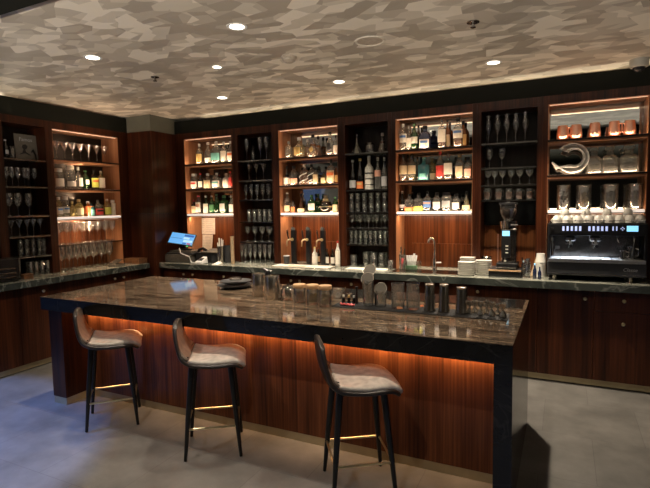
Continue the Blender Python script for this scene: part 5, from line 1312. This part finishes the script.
MB().tube([(xk+.02, yk, ZI+H2+.03), (xk+.05, yk, ZI+H2+.035)], [.008, .004], 8).build('clip', M['chrome'], t)
# glass teapot
x, y = isl(285, 300); y += .05
t = thing('glass_teapot', 'glass teapot with a dark strainer between the canister and the jars', 'teapot', (x, y, ZI))
MB().lathe([(0, 0), (.05, 0), (.062, .02), (.060, .06), (.045, .088), (.040, .092)], x, y, ZI, 26).build('pot_body', M['glass'], t)
MB().lathe([(0, .02), (.025, .02), (.028, .085), (0, .088)], x, y, ZI, 18).build('strainer', M['steel_dark'], t)
MB().lathe([(.041, .092), (.043, .097), (.02, .104), (.006, .106), (.008, .118), (0, .12)], x, y, ZI, 24).build('pot_lid', M['steel_dark'], t)
MB().tube([(x+.055, y, ZI+.075), (x+.082, y, ZI+.07), (x+.085, y, ZI+.035), (x+.06, y, ZI+.02)], .005, 8).build('handle', M['glass'], t)
MB().tube([(x-.055, y, ZI+.04), (x-.075, y, ZI+.06), (x-.085, y, ZI+.085)], [.012, .009, .006], 8).build('spout', M['glass'], t)
x, y = isl(280, 297); 
tag(MB().lathe([(0, 0), (.014, 0), (.016, .05), (.010, .056), (0, .058)], x-.02, y+.08, ZI, 12).build('pink_bottle', M['lpink'], None, (x-.02, y+.08, ZI)), 'tiny pink topped vial between canister and glass teapot', 'vial')
# three jars with wooden lids
for q, (px, py, yt, wp, fill, lb) in enumerate([(297.3, 303, 284, 13, 'lbrown', 'round glass jar of dark spice with pale wooden lid, left of three'),
                                               (310.3, 305, 284.5, 13, 'lorange_', 'round glass jar of amber spice with pale wooden lid, middle of three'),
                                               (323, 307, 285.3, 13.5, 'lcream', 'round glass jar of pale dried flowers with wooden lid, right of three')]):
    x, y = isl(px, py); R = wp*mpp(x, y, 1)/2; y += R*.8; H = solve_z(yt, x, y)-ZI
    t = thing('spice_jar', lb, 'jar', (x, y, ZI), 'jars with wooden lids on the island')
    MB().lathe([(0, 0), (.85*R, 0), (.95*R, .06*H), (.95*R, .76*H), (.86*R, .83*H), (.80*R, .83*H), (.88*R, .74*H), (.88*R, .1*H), (0, .08*H)], x, y, ZI, 26).build('jar_body', M['glass'], t)
    MB().lathe([(0, .80*H), (.98*R, .80*H), (1.02*R, .84*H), (1.02*R, .97*H), (.97*R, H), (0, H)], x, y, ZI, 26).build('jar_lid', M['cork'], t)
    m = MB(); rr = random.Random(q)
    for k in range(60):
        a = rr.random()*2*PI; d = R*.68*math.sqrt(rr.random()); s = R*.16; h = .12+.42*rr.random()
        m.lathe([(0, -s), (s*.9, -s*.3), (s*.7, s*.6), (0, s)], x+d*math.cos(a), y+d*math.sin(a), ZI+h*H, 6)
    o = m.build('dried_contents', M.get(fill, M['lgold']), t); o['kind'] = 'stuff'
x, y = isl(336, 299); 
t = thing('glass_bowl', 'small round glass bowl behind the right wooden lidded jar', 'bowl', (x, y+.03, ZI))
MB().lathe([(0, 0), (.03, 0), (.052, .03), (.055, .055), (.050, .075), (.046, .075), (.050, .05), (.026, .008), (0, .008)], x, y+.03, ZI, 24).build('bowl_body', M['glass'], t)
MB().tube([(x+.03, y+.03, ZI+.03), (x+.07, y+.02, ZI+.088)], [.008, .005], 8).build('spoon', M['chrome'], t)
# small steel tool and red muddle by the mat's end
x, y = isl(337, 300.5); x += .06
tag(MB().lathe([(0, 0), (.024, 0), (.026, .004), (.008, .012), (.007, .045), (.022, .055), (.024, .06), (0, .062)], x+.03, y+.02, ZI, 18).build('steel_stand', M['chrome'], None, (x+.03, y+.02, ZI)), 'small chrome stand left of the bar mat', 'stand')
for q, (px, py, c, lb) in enumerate([(343.5, 305, 'lwhite', 'tiny bottle with white top on the bar mat, leftmost'), (349, 305.5, 'lgold', 'tiny bottle with yellow top on the bar mat'), (354, 306, 'white', 'tiny clear bottle with silver top on the bar mat')]):
    x, y = isl(px, py); y += .05; x = solve_x(px, y, ZM)
    b = thing('bitters_bottle', lb, 'bottle', (x, y, ZM), 'tiny bottles on the bar mat')
    MB().lathe([(0, 0), (.012, 0), (.012, .03), (.006, .038), (.006, .042), (0, .042)], x, y, ZM, 12).build('bottle_body', M['bdark'], b)
    MB().lathe([(.007, .036), (.008, .052), (0, .054)], x, y, ZM, 10).build('cap', M[c], b)
x, y = solve_x(347, 3.035, ZM), 3.035
P = [(x-.05+.004*k, y+.008*math.sin(k*1.3), ZM+.008+.003*math.sin(k)) for k in range(26)]
tag(MB().tube(P, .006, 7).build('red_cord', M['pink'], None, (x, y, ZM+.002)), 'pinkish red cord lying on the bar mat in front of tiny bottles', 'cord')
for q, (px, lb) in enumerate([(356.8, 'thin black peg tool standing left of the tall strainer glass'), (376, 'thin black peg tool standing between the two strainer glasses')]):
    x = solve_x(px, 3.12, ZM)
    o = MB().lathe([(0, 0), (.009, 0), (.008, .10), (.011, .112), (.011, .12), (0, .122)], x, 3.12, ZM, 12).build('peg_tool', M['black'], None, (x, 3.12, ZM)); tag(o, lb, 'bar tool', 'peg tools on the bar mat')
# tall glasses holding round strainers
def strainer_glass(px, py, yt, lb, tilt, two):
    y = 3.10; x = solve_x(px, y, ZM)
    t = thing('strainer_glass', lb, 'glass', (x, y, ZM), 'glasses with strainers')
    H = solve_z(yt+14, x, y)-ZM; R = 6.2*mpp(x, y, 1)
    MB().lathe([(0, 0), (.78*R, 0), (.82*R, .01), (R*.95, H), (R*.90, H), (.74*R, .02), (0, .018)], x, y, ZM, 24).build('glass_body', M['glass'], t)
    for k in range(2 if two else 1):
        c = Vector((x+(.003 if k else 0), y-.012+.035*k, ZM+H+.012+.052*k)); n = Vector((.05, -.86, .5+.1*k)).normalized(); u = Vector((1, .05, 0)).normalized(); v = n.cross(u)
        m = MB(); rr = R*1.02; ns = 28
        vs = [c+n*.0025]+[c+(u*math.cos(a)+v*math.sin(a))*rr+n*.0025 for a in [2*PI*i/ns for i in range(ns)]]+[c-n*.0025]+[c+(u*math.cos(a)+v*math.sin(a))*rr-n*.0025 for a in [2*PI*i/ns for i in range(ns)]]
        fs = [(0, 1+i, 1+(i+1) % ns) for i in range(ns)]+[(ns+1, ns+2+(i+1) % ns, ns+2+i) for i in range(ns)]+[(1+i, ns+2+i, ns+2+(i+1) % ns, 1+(i+1) % ns) for i in range(ns)]
        m.add(vs, fs); s = m.build('strainer_disc', M['strainer'], t)
        MB().tube([c+(u*math.cos(a)+v*math.sin(a))*rr for a in [2*PI*i/ns for i in range(ns)]], .003, 6, closed=True).build('rim', M['steel'], s)
        MB().tube([c-v*rr*.9*(1 if v.z > 0 else -1), Vector((x+.01*k, y+.01, ZM+.03))], .005, 6).build('tool_handle', M['steel'], s)
M['strainer'] = plain('perforated_steel', (.075, .065, .05), .5, .2, scale=300, vary=.5)
strainer_glass(368.3, 306, 266, 'tall glass holding two round perforated strainers', 0, True)
strainer_glass(381.3, 308, 276, 'tall glass holding one round strainer, right of the double one', 0, False)
for px, yt, lb in [(398, 283, 'cut glass mixing beaker, the left one of the pair on the bar mat'), (413, 283.3, 'cut glass mixing beaker, the right one beside the shakers')]:
    y = 3.09; x = solve_x(px, y, ZM); R = 6.7*mpp(x, y, 1); H = solve_z(yt, x, y)-ZM
    t = thing('mixing_glass', lb, 'mixing glass', (x, y, ZM), 'mixing glasses on the bar mat')
    MB().lathe([(0, 0), (.92*R, 0), (.97*R, .01), (.97*R, H*.94), (1.03*R, H), (.98*R, H)], x, y, ZM, 24).build('glass_body', M['glass'], t)
    m = MB()
    for k in range(14):
        a = 2*PI*k/14; c, s = math.cos(a)*R*.96, math.sin(a)*R*.96
        m.tube([(x+c, y+s, ZM+.02), (x+c*math.cos(.3)-s*math.sin(.3), y+s*math.cos(.3)+c*math.sin(.3), ZM+H*.55)], .0018, 4)
        c2_, s2_ = c*math.cos(.3)-s*math.sin(.3), s*math.cos(.3)+c*math.sin(.3)
        m.tube([(x+c2_, y+s2_, ZM+.02), (x+c, y+s, ZM+H*.55)], .0018, 4)
    m.build('cut_pattern', M['glass'], t)
    MB().lathe([(0, 0), (.9*R, 0), (.9*R, .006), (0, .007)], x, y, ZM+.02, 20).build('thick_base', M['bclear'], t)
tag(MB().lathe([(0, 0), (.011, 0), (.012, .012), (0, .014)], solve_x(421.5, 3.2, ZI), 3.215, ZI, 12).build('small_bung', M['lorange'], None, (solve_x(421.5, 3.2, ZI), 3.215, ZI)), 'tiny orange bung between the mixing glass and shakers', 'bung')
for q, (px, yt, wp) in enumerate([(429.7, 283.5, 11.5), (444, 284, 11.5), (461.5, 287, 12.5)]):
    y = 3.075; x = solve_x(px, y, ZM); R = wp*mpp(x, y, 1)/2; H = solve_z(yt, x, y)-ZM
    t = thing('shaker_tin', 'upturned steel shaker tin on the bar mat, %s of three' % ['left one', 'middle one', 'right one'][q], 'shaker', (x, y, ZM), 'shaker tins on the bar mat')
    MB().lathe([(R*.96, 0), (R, .003), (R, .008), (R*.97, .012), (R*.86, H*.5), (R*.76, H*.96), (R*.70, H), (0, H)], x, y, ZM, 30).build('tin_body', M['tin'], t)
    MB().lathe([(R*.77, H*.93), (R*.80, H*.94), (R*.79, H*.985), (R*.68, H*1.004), (0, H*1.005)], x, y, ZM, 30).build('tin_base_cap', M['steel'], t)
JP = [(0, 0), (.9, 0), (1, .03), (.85, .25), (.28, .48), (.28, .54), (.75, .75), (1, 1), (.93, 1), (.68, .76), (0, .6)]
for q, (px, yt, wp, y) in enumerate([(469.5, 301.5, 5.5, 3.09), (474.5, 300.5, 6.5, 3.14), (480.5, 301.5, 7, 3.08), (486.5, 301, 5.5, 3.14), (491.5, 302.5, 7.5, 3.08), (497.5, 304, 6, 3.13), (502.8, 303.3, 7.5, 3.06)]):
    x = solve_x(px, y, ZM); R = wp*mpp(x, y, 1)/2; H = solve_z(yt, x, y)-ZM
    t = thing('jigger', 'small double ended steel jigger at the right end of the mat, %s from left' % ORD[q], 'jigger', (x, y, ZM), 'jiggers on the bar mat')
    MB().lathe([(r*R, h*H) for r, h in JP], x, y, ZM, 20).build('measure_cup', M['steel'], t)
    MB().lathe([(.28*R, .47*H), (.36*R, .49*H), (.36*R, .53*H), (.28*R, .55*H)], x, y, ZM, 14).build('waist_ring', M['chrome'], t)
